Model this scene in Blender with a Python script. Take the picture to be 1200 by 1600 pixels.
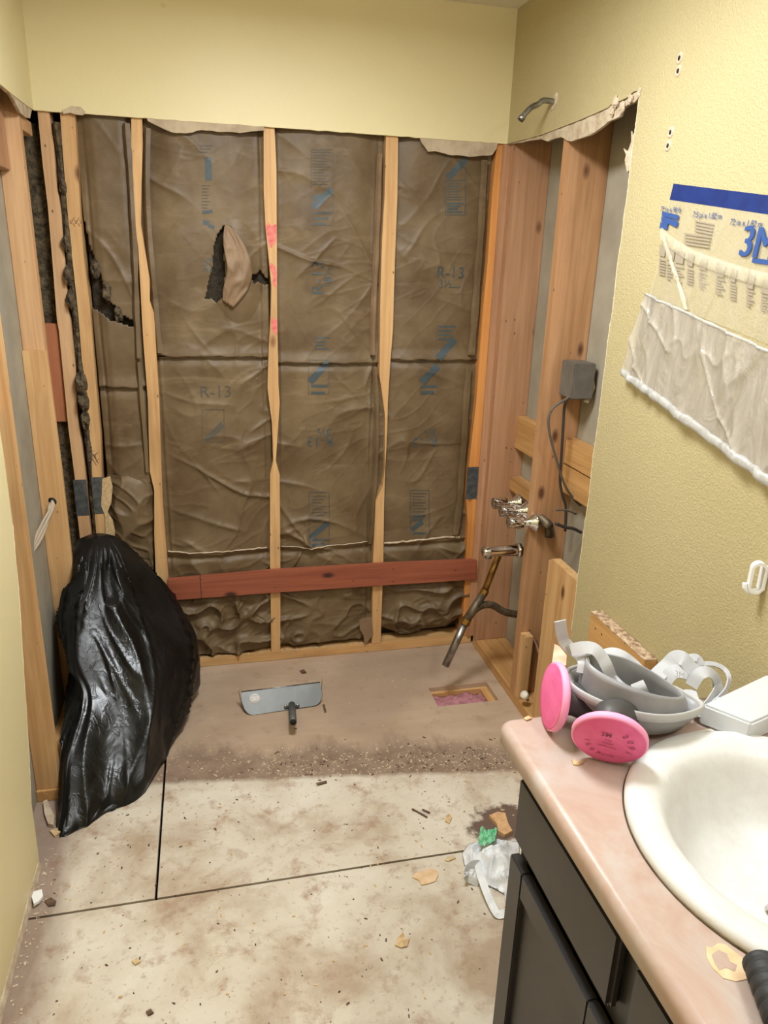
import bpy, bmesh, math, random
from mathutils import Vector, Matrix, noise
random.seed(7)
for _o in list(bpy.data.objects): bpy.data.objects.remove(_o)
S = bpy.context.scene; COL = S.collection
# ------------------------------------------------------------------ camera
CAM = Vector((.4788, -2.7166, 1.5829)); YAW, PIT, ROLL, FPX = .2402, -.3269, .0322, 1154.83
Fw = Vector((math.sin(YAW)*math.cos(PIT), math.cos(YAW)*math.cos(PIT), math.sin(PIT)))
_r = Vector((math.cos(YAW), -math.sin(YAW), 0)); _u = _r.cross(Fw)
Rt = _r*math.cos(ROLL) + _u*math.sin(ROLL); Up = -_r*math.sin(ROLL) + _u*math.cos(ROLL)
cd = bpy.data.cameras.new('camera'); cd.lens = FPX*36/1600; cd.sensor_width = 36; cd.clip_start = .02
cam = bpy.data.objects.new('camera', cd); COL.objects.link(cam)
cam.matrix_world = Matrix(((Rt.x, Up.x, -Fw.x, CAM.x), (Rt.y, Up.y, -Fw.y, CAM.y), (Rt.z, Up.z, -Fw.z, CAM.z), (0, 0, 0, 1)))
S.camera = cam
# ------------------------------------------------------------------ world, exposure, lights
wd = bpy.data.worlds.new('world'); S.world = wd; wd.use_nodes = True
wd.node_tree.nodes['Background'].inputs[0].default_value = (.8, .85, 1, 1)
wd.node_tree.nodes['Background'].inputs[1].default_value = .1
S.view_settings.view_transform = 'Standard'; S.view_settings.look = 'None'
S.view_settings.gamma = 1; S.view_settings.use_curve_mapping = False
S.view_settings.exposure = 0.10
BULB_W = 6.6      # vanity bulbs (W each), built with the vanity light below
FILL_W = 35       # unseen fill light, added to brighten the back of the alcove
W, H, HD, G, CH = 1.5497, 2.3974, 1.985, .0127, .789      # room width, ceiling, drywall cut height, drywall thickness, counter height
al = bpy.data.lights.new('fill_light_source', 'AREA'); al.shape = 'DISK'; al.size = .46; al.energy = FILL_W; al.color = (.93, .97, 1)  # added fill, evens out the falloff from the vanity bulbs
alo = bpy.data.objects.new('fill_light_source', al); COL.objects.link(alo); alo.location = (.74, -1.20, H-.075)

def at(u, v, axis, val):
    d = Fw + Rt*((u-600)/FPX) - Up*((v-800)/FPX)
    return CAM + d*((val-CAM[axis])/d[axis])

# ------------------------------------------------------------------ materials
def lin(c):
    return tuple(((x/255)/12.92 if x/255 <= .04045 else ((x/255+.055)/1.055)**2.4) for x in c) + (1,)
class NT:
    def __init__(s, name):
        s.m = bpy.data.materials.new(name); s.m.use_nodes = True; s.t = s.m.node_tree
        s.b = s.t.nodes['Principled BSDF']
        s.co = s.t.nodes.new('ShaderNodeTexCoord'); s.geo = s.t.nodes.new('ShaderNodeNewGeometry')
    def n(s, k, **kw):
        x = s.t.nodes.new('ShaderNode'+k)
        for a, b in kw.items(): setattr(x, a, b)
        return x
    def l(s, a, b): s.t.links.new(a, b)
    def setc(s, sock, v):
        if hasattr(v, 'links'): s.l(v, sock)
        else: sock.default_value = v
    def mapv(s, src, scale, rot=(0, 0, 0), loc=(0, 0, 0)):
        x = s.n('Mapping'); s.l(src, x.inputs[0]); x.inputs[3].default_value = scale; x.inputs[2].default_value = rot; x.inputs[1].default_value = loc
        return x.outputs[0]
    def noise(s, vec, sc, det=4, rough=.55, dist=0):
        x = s.n('TexNoise'); s.l(vec, x.inputs['Vector']); x.inputs['Scale'].default_value = sc; x.inputs['Detail'].default_value = det
        x.inputs['Roughness'].default_value = rough; x.inputs['Distortion'].default_value = dist
        return x.outputs[0]
    def ramp(s, f, stops):
        x = s.n('ValToRGB'); s.l(f, x.inputs[0]); e = x.color_ramp.elements
        while len(e) < len(stops): e.new(.5)
        for i, (p, c) in enumerate(stops):
            e[i].position = p; e[i].color = c if len(c) == 4 else tuple(c)+(1,)
        return x.outputs[0]
    def mix(s, f, a, b, mode='MIX'):
        x = s.n('Mix', data_type='RGBA', blend_type=mode)
        s.setc(x.inputs[0], f); s.setc(x.inputs[6], a); s.setc(x.inputs[7], b)
        return x.outputs[2]
    def math(s, op, a, b=0.0, c=None):
        x = s.n('Math', operation=op); s.setc(x.inputs[0], a); s.setc(x.inputs[1], b)
        if c is not None: s.setc(x.inputs[2], c)
        return x.outputs[0]
    def bump(s, h, st=.3, dist=.002):
        x = s.n('Bump'); s.l(h, x.inputs['Height']); x.inputs['Strength'].default_value = st; x.inputs['Distance'].default_value = dist
        s.l(x.outputs[0], s.b.inputs['Normal'])
    def fin(s, col=None, rough=.6, **kw):
        if col is not None: s.setc(s.b.inputs['Base Color'], col)
        s.setc(s.b.inputs['Roughness'], rough)
        for k, v in kw.items(): s.b.inputs[k.replace('_', ' ')].default_value = v
        return s.m
BW = ((0, (0, 0, 0)), (1, (1, 1, 1)))
def mottled(name, c1, c2, sc=6, rough=.6, bs=0, bsc=80, bd=.002, det=4, **kw):
    k = NT(name); f = k.noise(k.co.outputs['Object'], sc, det)
    c = k.ramp(f, ((.35, lin(c1)), (.65, lin(c2))))
    if bs: k.bump(k.noise(k.co.outputs['Object'], bsc, 3), bs, bd)
    return k.fin(c, rough, **kw)
def wood(name, c1, c2, axis=2, ring=1.0, dark=(110, 70, 35), rough=.6, knots=True):
    k = NT(name); o = k.co.outputs['Object']
    oi = k.n('ObjectInfo'); ad = k.n('VectorMath', operation='ADD'); k.l(o, ad.inputs[0])
    sc = k.n('VectorMath', operation='SCALE'); cx = k.n('CombineXYZ'); k.l(oi.outputs['Random'], cx.inputs[0]); k.l(oi.outputs['Random'], cx.inputs[2])
    k.l(cx.outputs[0], sc.inputs[0]); sc.inputs['Scale'].default_value = 7; k.l(sc.outputs[0], ad.inputs[1]); o = ad.outputs[0]
    s1 = [22, 22, 22]; s1[axis] = 1.1; s2 = [90, 90, 90]; s2[axis] = 2.5; s3 = [7, 7, 7]; s3[axis] = 1.6
    a = k.noise(k.mapv(o, s1), 1, 4, .6, 1.2); b = k.noise(k.mapv(o, s2), 1, 3)
    c = k.ramp(a, ((.3, lin(c1)), (.62, lin(c2))))
    c = k.mix(.35, c, k.ramp(b, ((.35, lin(c1)), (.65, lin(c2)))), 'MIX')
    d = k.noise(k.mapv(o, s3), 1, 4); c = k.mix(k.ramp(d, ((.56, (0, 0, 0)), (.8, (.55,)*3))), c, lin(dark))
    if knots:
        s4 = [8, 8, 8]; s4[axis] = 4.0; v = k.n('TexVoronoi'); k.l(k.mapv(o, s4), v.inputs['Vector']); v.inputs['Scale'].default_value = 1
        f = k.ramp(v.outputs['Distance'], ((.05, (1, 1, 1)), (.13, (0, 0, 0)))); c = k.mix(f, c, lin(dark))
        s5 = [26, 26, 26]; s5[axis] = 14; v = k.n('TexVoronoi'); k.l(k.mapv(o, s5), v.inputs['Vector']); v.inputs['Scale'].default_value = 1
        f = k.ramp(v.outputs['Distance'], ((.05, (.8,)*3), (.09, (0, 0, 0)))); c = k.mix(f, c, lin((70, 45, 28)))
    k.bump(b, .25, .001)
    return k.fin(c, rough)
def paint(name, c, bs, bsc, bd=.002, c2=None):
    k = NT(name); p = k.geo.outputs['Position']
    f = k.noise(p, 2.2, 3); cc = k.ramp(f, ((.3, lin(c)), (.7, lin(c2 or c))))
    nf = k.noise(p, 45, 1); cc = k.mix(k.ramp(k.noise(p, 11, 2), ((.74, (0, 0, 0)), (.78, (.25,)*3))), cc, lin([x*.8 for x in c]))
    h = k.ramp(k.noise(p, bsc, 2, .5), ((.42, (0, 0, 0)), (.62, (1, 1, 1))))
    k.bump(h, bs, bd); return k.fin(cc, .5)
M = {}
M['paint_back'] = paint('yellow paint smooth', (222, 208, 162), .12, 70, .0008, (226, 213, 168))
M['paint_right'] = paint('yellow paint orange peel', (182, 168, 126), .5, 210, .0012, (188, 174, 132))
M['ceiling'] = mottled('ceiling paint', (222, 214, 196), (228, 220, 203), 3, .7, .2, 120)
M['gypsum'] = mottled('torn gypsum', (205, 190, 165), (178, 156, 130), 30, .9, .8, 120, .003)
M['edge_white'] = mottled('white cut gypsum edge', (226, 214, 186), (204, 186, 150), 60, .8)
M['kraft_torn'] = mottled('torn drywall paper', (196, 178, 152), (170, 150, 126), 18, .8, .4, 60)
M['greyboard'] = mottled('bare grey drywall', (168, 160, 142), (150, 141, 124), 5, .8, .15, 90)
M['wood'] = wood('pine upright', (222, 182, 130), (190, 144, 92))
M['wood_tan'] = wood('tan fir upright', (198, 152, 110), (168, 122, 82), dark=(95, 58, 38))
M['wood_pale'] = wood('pale pine upright', (220, 180, 136), (192, 148, 104))
M['wood_orange'] = wood('orange pine upright', (226, 160, 88), (196, 124, 60))
M['wood_pink'] = wood('pink brown fir upright', (196, 150, 114), (166, 122, 88), dark=(95, 58, 38))
M['wood_x'] = wood('pine lying', (226, 186, 130), (194, 146, 92), 0)
M['wood_y'] = wood('pine lying deep', (214, 168, 108), (182, 134, 80), 1)
M['red_x'] = wood('red brown board', (168, 96, 68), (132, 68, 48), 0, dark=(62, 30, 24))
M['red_z'] = wood('reddish block', (188, 120, 82), (160, 96, 62), 2)
M['pressed_old'] = mottled('crumbly board edge', (205, 180, 150), (130, 100, 74), 60, .9, .8, 90, .004)
M['steel'] = mottled('galvanised steel', (122, 128, 132), (84, 90, 94), 40, .45, Metallic=.7)
M['chrome'] = NT('chrome').fin(lin((225, 225, 228)), .1, Metallic=1.0)
M['chrome_dull'] = mottled('dull chrome', (170, 168, 165), (110, 108, 104), 30, .3, Metallic=.9)
M['brass'] = mottled('old brass', (176, 136, 70), (120, 88, 44), 30, .35, Metallic=.8)
M['bronze'] = mottled('tarnished brass', (120, 104, 82), (78, 66, 52), 30, .5, Metallic=.5)
M['copper'] = mottled('old copper', (150, 110, 84), (110, 78, 58), 20, .45, Metallic=.6)
M['box'] = mottled('grey steel box', (112, 106, 98), (98, 92, 84), 20, .5)
M['cable'] = NT('grey cable').fin(lin((92, 84, 74)), .5)
M['cable_dark'] = NT('dark cable').fin(lin((58, 52, 46)), .5)
M['cable_light'] = NT('light cable').fin(lin((176, 160, 138)), .5)
M['pvc'] = NT('white pvc').fin(lin((226, 218, 200)), .4)
M['white_plastic'] = NT('white plastic').fin(lin((240, 240, 238)), .35)
M['dark'] = NT('dark').fin(lin((20, 18, 16)), .8)
M['sheathing'] = NT('dark sheathing').fin(lin((52, 42, 32)), .9)
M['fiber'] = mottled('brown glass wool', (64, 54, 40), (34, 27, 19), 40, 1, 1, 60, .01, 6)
M['fiber_grey'] = mottled('paler glass wool', (112, 98, 74), (58, 48, 35), 55, 1, 1, 90, .01, 6)  # lighter, greyer copy of the brown wool
M['fiber_pink'] = mottled('pink glass wool', (196, 138, 144), (160, 104, 112), 30, 1, 1, 60, .01, 6)
def facing_mat():
    k = NT('kraft facing'); o = k.geo.outputs['Position']
    f = k.noise(o, 5, 5, .6); c = k.ramp(f, ((.32, lin((92, 72, 48))), (.68, lin((122, 103, 76)))))
    g = k.noise(k.mapv(o, (3, 3, 11)), 1, 5, .7, 1); c = k.mix(k.ramp(g, ((.56, (0, 0, 0)), (.8, (.5,)*3))), c, lin((160, 138, 110)))
    h = k.noise(k.mapv(o, (1, 1, 1)), 30, 4, .6, .8); k.bump(h, .16, .004)
    return k.fin(c, .5, Specular_IOR_Level=.38)
M['facing'] = facing_mat()
M['facing_back'] = mottled('kraft reverse', (142, 116, 88), (118, 94, 70), 8, .6, .5, 30, .003)
M['blue_ink'] = NT('blue ink').fin(lin((66, 78, 82)), .5)
M['ink_grey'] = NT('faint ink').fin(lin((84, 78, 68)), .6)
M['red_paint'] = mottled('red spray', (206, 84, 92), (222, 136, 118), 60, .6)
def bag_mat():
    k = NT('black bin bag'); o = k.co.outputs['Object']
    a = k.noise(k.mapv(o, (1.3, 1.3, .5)), 5, 3, .5, .6); b = k.ramp(k.noise(k.mapv(o, (1, 1, .6)), 26, 3, .6, 1.2), ((.5, (0, 0, 0)), (.75, (1, 1, 1))))
    h = k.math('ADD', a, k.math('MULTIPLY', b, .10)); k.bump(h, .45, .02)
    r = k.noise(o, 5, 3); c = k.ramp(r, ((.4, lin((13, 13, 13))), (.7, lin((24, 23, 22)))))
    return k.fin(c, k.ramp(r, ((.35, (.24,)*3), (.7, (.46,)*3))), Specular_IOR_Level=.35)
M['bag'] = bag_mat()
def floor_mat():
    k = NT('dusty subfloor'); p = k.geo.outputs['Position']; sx = k.n('SeparateXYZ'); k.l(p, sx.inputs[0]); X, Y = sx.outputs[0], sx.outputs[1]
    n1 = k.noise(p, 3.2, 6, .6, .4); n2 = k.noise(p, 14, 6, .65); n3 = k.noise(p, 60, 3, .6); n4 = k.noise(p, 1.3, 4)
    white = k.ramp(n1, ((.36, lin((172, 152, 130))), (.5, lin((203, 192, 174))), (.7, lin((217, 210, 196)))))
    white = k.mix(k.ramp(n2, ((.53, (0, 0, 0)), (.68, (.75,)*3))), white, lin((158, 128, 104)))
    white = k.mix(k.ramp(n3, ((.60, (0, 0, 0)), (.72, (.6,)*3))), white, lin((150, 122, 94)))
    g = k.noise(k.mapv(p, (3, 14, 1)), 1, 5, .6)
    brown = k.ramp(g, ((.25, lin((178, 152, 126))), (.75, lin((192, 169, 146)))))
    brown = k.mix(k.ramp(n4, ((.45, (0, 0, 0)), (.62, (.5,)*3))), brown, lin((146, 124, 104)))
    brown = k.mix(k.ramp(n2, ((.56, (0, 0, 0)), (.7, (.35,)*3))), brown, lin((132, 108, 88)))
    # dirty band between the old tub place and the room floor
    wob = k.math('MULTIPLY', k.math('SUBTRACT', k.noise(k.mapv(p, (4.5, 1.2, 1)), 1, 5, .7), .5), .34)
    yy = k.math('ADD', Y, wob)
    line1 = k.math('ADD', k.math('MULTIPLY', X, -.14), -.64)      # front (sharp) edge of the dirt
    fr = k.math('SUBTRACT', k.math('ADD', Y, k.math('MULTIPLY', wob, .18)), line1)
    isw = k.math('SUBTRACT', 1.0, k.math('MULTIPLY_ADD', fr, 45.0, .5)); 
    cl = k.n('Clamp'); k.l(isw, cl.inputs[0])
    band = k.n('MapRange'); k.l(k.math('SUBTRACT', yy, line1), band.inputs[0]); band.inputs[1].default_value = .125; band.inputs[2].default_value = .20; band.inputs[3].default_value = 1; band.inputs[4].default_value = 0
    dcol = k.ramp(n2, ((.35, lin((112, 90, 76))), (.62, lin((142, 120, 102)))))
    dcol = k.mix(k.ramp(n3, ((.58, (0, 0, 0)), (.68, (.8,)*3))), dcol, lin((196, 176, 146)))
    br = k.mix(k.math('MULTIPLY', band.outputs[0], .85), brown, dcol)
    c = k.mix(cl.outputs[0], br, white)
    # grime along the left wall
    lf = k.n('MapRange'); k.l(k.math('ADD', X, k.math('MULTIPLY', wob, .5)), lf.inputs[0]); lf.inputs[1].default_value = .01; lf.inputs[2].default_value = .09; lf.inputs[3].default_value = .8; lf.inputs[4].default_value = 0
    c = k.mix(lf.outputs[0], c, lin((128, 104, 90)))
    # dirt round the old drain opening
    vm = k.n('VectorMath', operation='DISTANCE'); k.l(k.mapv(p, (.62, 1, 1)), vm.inputs[0]); vm.inputs[1].default_value = (1.29*.62, -1.075, 0)
    ds = k.math('ADD', vm.outputs[1], k.math('ADD', k.math('MULTIPLY', k.math('SUBTRACT', n2, .5), .14), k.math('MULTIPLY', k.math('SUBTRACT', n1, .5), .25)))
    c = k.mix(k.ramp(ds, ((.085, (.95,)*3), (.105, (0, 0, 0)))), c, lin((92, 68, 56)))
    k.bump(n2, .4, .002)
    return k.fin(c, .75)
M['floor'] = floor_mat()
def counter_mat():
    k = NT('pink marbled laminate'); o = k.co.outputs['Object']
    a = k.noise(o, 5, 6, .6, 1.8); c = k.ramp(a, ((.34, lin((172, 143, 129))), (.5, lin((179, 158, 146))), (.66, lin((182, 171, 164)))))
    b = k.noise(o, 2.2, 3); c = k.mix(k.ramp(b, ((.5, (0, 0, 0)), (.7, (.35,)*3))), c, lin((200, 156, 138)))
    k.bump(k.noise(o, 90, 3), .12, .001); return k.fin(c, .38)
M['counter'] = counter_mat()
def cab_mat():
    k = NT('dark painted cabinet'); o = k.co.outputs['Object']; a = k.noise(o, 9, 5)
    c = k.ramp(a, ((.4, lin((46, 43, 43))), (.7, lin((56, 52, 51))))); return k.fin(c, .4)
M['cab'] = cab_mat()
def sink_mat():
    k = NT('dusty porcelain'); o = k.co.outputs['Object']; a = k.noise(o, 16, 6, .7); b = k.noise(o, 70, 3)
    c = k.ramp(a, ((.35, lin((206, 203, 199))), (.6, lin((215, 215, 212))))); c = k.mix(k.ramp(b, ((.66, (0, 0, 0)), (.76, (.4,)*3))), c, lin((206, 190, 180)))
    k.bump(a, .2, .002); return k.fin(c, .35)
M['sink'] = sink_mat()
M['rubber'] = mottled('grey silicone', (134, 133, 134), (152, 151, 152), 12, .42)
M['rubber_light'] = mottled('pale grey silicone', (166, 166, 166), (182, 181, 180), 14, .4)
M['rubber_in'] = mottled('dark grey silicone', (58, 56, 55), (74, 72, 70), 10, .5)
M['strap'] = NT('grey strap').fin(lin((186, 187, 190)), .5)
M['pink'] = mottled('pink filter felt', (238, 112, 168), (226, 92, 148), 20, .7, .2, 150)
M['pink_rim'] = NT('pink rim').fin(lin((244, 158, 196)), .55)
M['ink'] = NT('grey stamp ink').fin(lin((150, 62, 100)), .6)
M['pan'] = mottled('brushed grey steel', (100, 101, 99), (88, 89, 87), 14, .42, Metallic=.25)
M['label'] = NT('white label').fin(lin((222, 218, 214)), .4)
M['label_grey'] = NT('grey print').fin(lin((132, 132, 136)), .5)
M['tape'] = mottled('blue masking tape', (18, 38, 98), (24, 48, 112), 20, .45)
M['print_blue'] = NT('blue print').fin(lin((52, 82, 142)), .5)
M['print_grey'] = NT('grey violet print').fin(lin((158, 146, 128)), .5)
def film(name, a, col, rough=.25):
    k = NT(name); o = k.geo.outputs['Position']; n = k.noise(k.mapv(o, (1, 1, .35), (.5, 0, 0)), 18, 5, .65, 1.5)
    k.bump(n, .6, .012); k.fin(col, rough, Specular_IOR_Level=.7); k.l(k.ramp(n, ((.35, (a*.75,)*3), (.7, (min(1, a*1.35),)*3))), k.b.inputs['Alpha']); return k.m
M['film_clear'] = film('clear film', .34, lin((214, 204, 180)), .16)
M['film_fold'] = film('folded film', .3, lin((240, 232, 206)))
M['film_milky'] = film('milky film', .62, lin((182, 174, 164)), .22)
M['film_roll'] = film('rolled film', .6, lin((200, 198, 194)), .25)
M['tray'] = NT('frosted plastic').fin(lin((236, 238, 240)), .35, Transmission_Weight=.35, IOR=1.3)
M['rag'] = mottled('white thin plastic', (232, 234, 236), (208, 210, 214), 18, .45, .6, 25, .01)
M['green'] = mottled('green print', (76, 172, 118), (150, 208, 170), 60, .45, .5, 40)
M['chip'] = mottled('pale wood chips', (212, 186, 142), (184, 152, 108), 80, .8)
M['chip_dark'] = mottled('dark chips', (110, 84, 64), (74, 56, 44), 60, .8)
M['foam'] = mottled('black foam rubber', (34, 35, 38), (48, 49, 52), 50, .6)
M['stain'] = mottled('worn laminate patch', (206, 172, 130), (226, 196, 160), 30, .6)

# ------------------------------------------------------------------ mesh builder
class MB:
    def __init__(s): s.v = []; s.f = []; s.sm = []
    def add(s, vs, fs, smooth=False):
        o = len(s.v); s.v += [Vector(q) for q in vs]; s.f += [tuple(i+o for i in f) for f in fs]; s.sm += [smooth]*len(fs); return s
    def box(s, a, b):
        x0, y0, z0 = [min(p, q) for p, q in zip(a, b)]; x1, y1, z1 = [max(p, q) for p, q in zip(a, b)]
        return s.add([(x0, y0, z0), (x1, y0, z0), (x1, y1, z0), (x0, y1, z0), (x0, y0, z1), (x1, y0, z1), (x1, y1, z1), (x0, y1, z1)],
              [(0, 3, 2, 1), (4, 5, 6, 7), (0, 1, 5, 4), (1, 2, 6, 5), (2, 3, 7, 6), (3, 0, 4, 7)])
    def prism(s, pts, off):
        n = len(pts); pts = [Vector(p) for p in pts]; off = Vector(off)
        vs = pts + [p+off for p in pts]
        return s.add(vs, [tuple(range(n)), tuple(range(2*n-1, n-1, -1))] + [(i, (i+1) % n, (i+1) % n+n, i+n) for i in range(n)])
    def rings(s, rs, closed=True, cap=True, smooth=True):
        n = len(rs[0]); vs = [p for r in rs for p in r]; fs = []
        for i in range(len(rs)-1):
            for j in range(n if closed else n-1):
                k = (j+1) % n; fs.append((i*n+j, i*n+k, (i+1)*n+k, (i+1)*n+j))
        if cap: fs += [tuple(range(n-1, -1, -1)), tuple(range((len(rs)-1)*n, len(rs)*n))]
        return s.add(vs, fs, smooth)
    def tube(s, pts, r, seg=12, smooth=True):
        pts = [Vector(p) for p in pts]; rs = r if isinstance(r, (list, tuple)) else [r]*len(pts); out = []; pn = None
        for i, p in enumerate(pts):
            t = (pts[min(i+1, len(pts)-1)]-pts[max(i-1, 0)]).normalized()
            if pn is None: pn = t.orthogonal().normalized()
            pn = (pn - t*pn.dot(t)).normalized(); b = t.cross(pn)
            out.append([p + (pn*math.cos(2*math.pi*k/seg)+b*math.sin(2*math.pi*k/seg))*rs[i] for k in range(seg)])
        return s.rings(out, smooth=smooth)
    def lathe(s, base, axis, prof, seg=32, ex=None, sq=1.0, smooth=True, cap=True):
        base = Vector(base); axis = Vector(axis).normalized(); e = (Vector(ex) if ex else axis.orthogonal()); e = (e-axis*e.dot(axis)).normalized(); f = axis.cross(e)
        return s.rings([[base+axis*h+(e*math.cos(2*math.pi*k/seg)+f*(sq*math.sin(2*math.pi*k/seg)))*r for k in range(seg)] for r, h in prof], smooth=smooth, cap=cap)
    def ribbon(s, pts, side, w, th, smooth=True):
        pts = [Vector(p) for p in pts]; rs = []
        for i, p in enumerate(pts):
            t = (pts[min(i+1, len(pts)-1)]-pts[max(i-1, 0)]).normalized()
            sd = Vector(side[i] if isinstance(side, list) else side); sd = (sd-t*sd.dot(t)).normalized(); n = t.cross(sd); ww = w[i] if isinstance(w, (list, tuple)) else w
            rs.append([p+sd*ww/2+n*th/2, p-sd*ww/2+n*th/2, p-sd*ww/2-n*th/2, p+sd*ww/2-n*th/2])
        return s.rings(rs, smooth=False)
    def sheet(s, nu, nv, fn, th=None, keep=None, smooth=True):
        vs = []; fs = []; g = {}
        for j in range(nv+1):
            for i in range(nu+1): vs.append(Vector(fn(i/nu, j/nv)))
        for j in range(nv):
            for i in range(nu):
                if keep and not keep((i+.5)/nu, (j+.5)/nv): continue
                a = j*(nu+1)+i; fs.append((a, a+1, a+nu+2, a+nu+1))
        if th:
            o = len(vs); th = Vector(th); vs += [p+th for p in vs]; ed = {}
            for f in fs:
                for q in range(4):
                    e = (f[q], f[(q+1) % 4]); ed[e] = 1
            fs2 = [tuple(i+o for i in reversed(f)) for f in fs]
            for (a, b) in ed:
                if (b, a) not in ed: fs2.append((b, a, a+o, b+o))
            fs = fs+fs2
        return s.add(vs, fs, smooth)
def smooth_path(pts, n=6):
    pts = [Vector(p) for p in pts]; out = []
    for i in range(len(pts)-1):
        a, b, c, d = pts[max(i-1, 0)], pts[i], pts[i+1], pts[min(i+2, len(pts)-1)]
        for k in range(n):
            t = k/n; out.append(.5*((2*b)+(c-a)*t+(2*a-5*b+4*c-d)*t*t+(3*b-a-3*c+d)*t**3))
    out.append(pts[-1]); return out
def link(name, mb, mat, parent=None, bevel=0, recalc=True):
    xs = [v.x for v in mb.v]; ys = [v.y for v in mb.v]; zs = [v.z for v in mb.v]
    c = Vector(((min(xs)+max(xs))/2, (min(ys)+max(ys))/2, min(zs)))
    me = bpy.data.meshes.new(name); me.from_pydata([v-c for v in mb.v], [], mb.f); me.update()
    me.polygons.foreach_set('use_smooth', mb.sm)
    if recalc:
        bm = bmesh.new(); bm.from_mesh(me); bmesh.ops.recalc_face_normals(bm, faces=bm.faces)
        if bevel:
            bmesh.ops.bevel(bm, geom=[e for e in bm.edges if e.calc_face_angle(0) > .6], offset=bevel, segments=2, affect='EDGES', clamp_overlap=True)
        bm.to_mesh(me); bm.free()
    me.materials.append(M[mat] if isinstance(mat, str) else mat)
    o = bpy.data.objects.new(name, me); COL.objects.link(o)
    base = Vector((0, 0, 0)); q = parent
    while q: base += q.location; q = q.parent
    o.parent = parent; o.location = c-base
    return o
def tag(o, label, cat, group=None, kind=None):
    o['label'] = label; o['category'] = cat
    if group: o['group'] = group
    if kind: o['kind'] = kind
    return o
def thing(name, loc, label, cat, group=None):
    o = bpy.data.objects.new(name, None); o.empty_display_size = .05; COL.objects.link(o); o.location = loc
    return tag(o, label, cat, group)
def struct(name, mb, mat, parent=None, **kw):
    o = link(name, mb, mat, parent, **kw)
    if not parent: o['kind'] = 'structure'
    return o
def text_tris(body, size=1.0, bold=0):
    cu = bpy.data.curves.new('t', 'FONT'); cu.body = body; cu.size = size; cu.align_x = 'CENTER'; cu.align_y = 'CENTER'; cu.resolution_u = 3; cu.offset = bold*size*.45
    o = bpy.data.objects.new('t', cu); COL.objects.link(o); dg = bpy.context.evaluated_depsgraph_get(); me = bpy.data.meshes.new_from_object(o.evaluated_get(dg))
    vs = [v.co.copy() for v in me.vertices]; fs = [tuple(p.vertices) for p in me.polygons]
    bpy.data.objects.remove(o); bpy.data.curves.remove(cu); bpy.data.meshes.remove(me); return vs, fs
def text_on(mb, body, size, origin, ex, ey, nrm=None, bold=0):
    vs, fs = text_tris(body, size, bold); ex = Vector(ex).normalized(); ey = Vector(ey).normalized(); origin = Vector(origin)
    mb.add([origin+ex*v.x+ey*v.y for v in vs], fs)
    return mb
N3 = lambda x, y, z: noise.noise(Vector((x, y, z)))
def ridged(x, y, z): return 1-abs(noise.noise(Vector((x, y, z))))*2
def inpoly(x, y, P):
    c = False; j = len(P)-1
    for i in range(len(P)):
        if (P[i][1] > y) != (P[j][1] > y) and x < (P[j][0]-P[i][0])*(y-P[i][1])/(P[j][1]-P[i][1])+P[i][0]: c = not c
        j = i
    return c
sst = lambda t: (lambda q: q*q*(3-2*q))(max(0, min(1, t)))

# ================================================================== SETTING
YB = -3.9
# floor with its plywood sheets
fl = struct('floor', MB().box((-.2, YB, -.20), (1.75, .15, -.16)), 'dark')
HX0, HX1, HY0, HY1 = 1.272, 1.515, -.435, -.305
s = MB().box((-.2, -1.137, -.019), (.286, .12, 0)); link('plywood_sheet', s, 'floor', fl)
s = MB()
for x0, x1, y0, y1 in ((.293, HX0, -1.137, .12), (HX1, 1.72, -1.137, .12), (HX0, HX1, -1.137, HY0), (HX0, HX1, HY1, .12)): s.box((x0, y0, -.019), (x1, y1, 0))
link('plywood_sheet', s, 'floor', fl)
link('plywood_sheet', MB().box((-.2, YB, -.019), (1.72, -1.144, 0)), 'floor', fl)
jo = MB().box((HX0-.1, HY1-.012, -.15), (1.70, HY1+.026, -.0195)); link('joist', jo, 'wood_x', fl)
link('joist', MB().box((HX1-.03, HY0-.1, -.15), (HX1+.01, HY1-.013, -.0195)), 'wood_y', fl)
def pk(u, v): return (HX0-.05+u*(.262), HY0-.06+v*.17, -.030+.012*N3(u*6, v*5, 1)+.005*N3(u*22, v*20, 3))
link('under_floor_insulation', MB().sheet(30, 20, pk, (0, 0, -.08)), 'fiber_pink', fl)

# ceiling
struct('ceiling', MB().box((-.2, YB, H), (1.75, .15, H+.02)), 'ceiling')
# back wall: drywall above the cut, sheathing behind the studs
def hd(x): return at(50+(743)*x/W, 172+(53)*x/W, 1, 0).z
bw = MB(); n = 60; top = [(W*i/n, 0, H) for i in range(n+1)]; bot = [(W*i/n, 0, hd(W*i/n)+.0025*N3(i*.9, 0, 0)) for i in range(n, -1, -1)]
bw.prism(top+bot, (0, G, 0)); wb = struct('wall_back', bw, 'paint_back')
link('sheathing', MB().box((-.15, .105, 0), (1.72, .12, H)), 'sheathing', wb)
def torn(parent, px, axis, val, th, mat='kraft_torn', name='torn_paper'):
    pts = [at(u, v, axis, val) for u, v in px]; out = []
    for i in range(len(pts)):
        a, b = pts[i], pts[(i+1) % len(pts)]; m = max(1, int((b-a).length/.012))
        for k in range(m):
            q = a.lerp(b, k/m)
            if k: q = q+Vector((0, .0025*N3(q.x*90, q.y*90, q.z*90), .0025*N3(q.z*70, q.y*90, q.x*90))) if axis == 0 else q+Vector((0, 0, .003*N3(q.x*90, 7, q.z*90)))
            out.append(q)
    return link(name, MB().prism(out, th), mat, parent)
torn(wb, [(229, 184), (231, 189), (249, 198), (262, 204), (275, 208), (294, 208), (315, 203), (330, 204), (340, 206), (360, 206), (375, 208), (395, 205), (413, 204), (413, 196)], 1, .0015, (0, .0075, 0))
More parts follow.
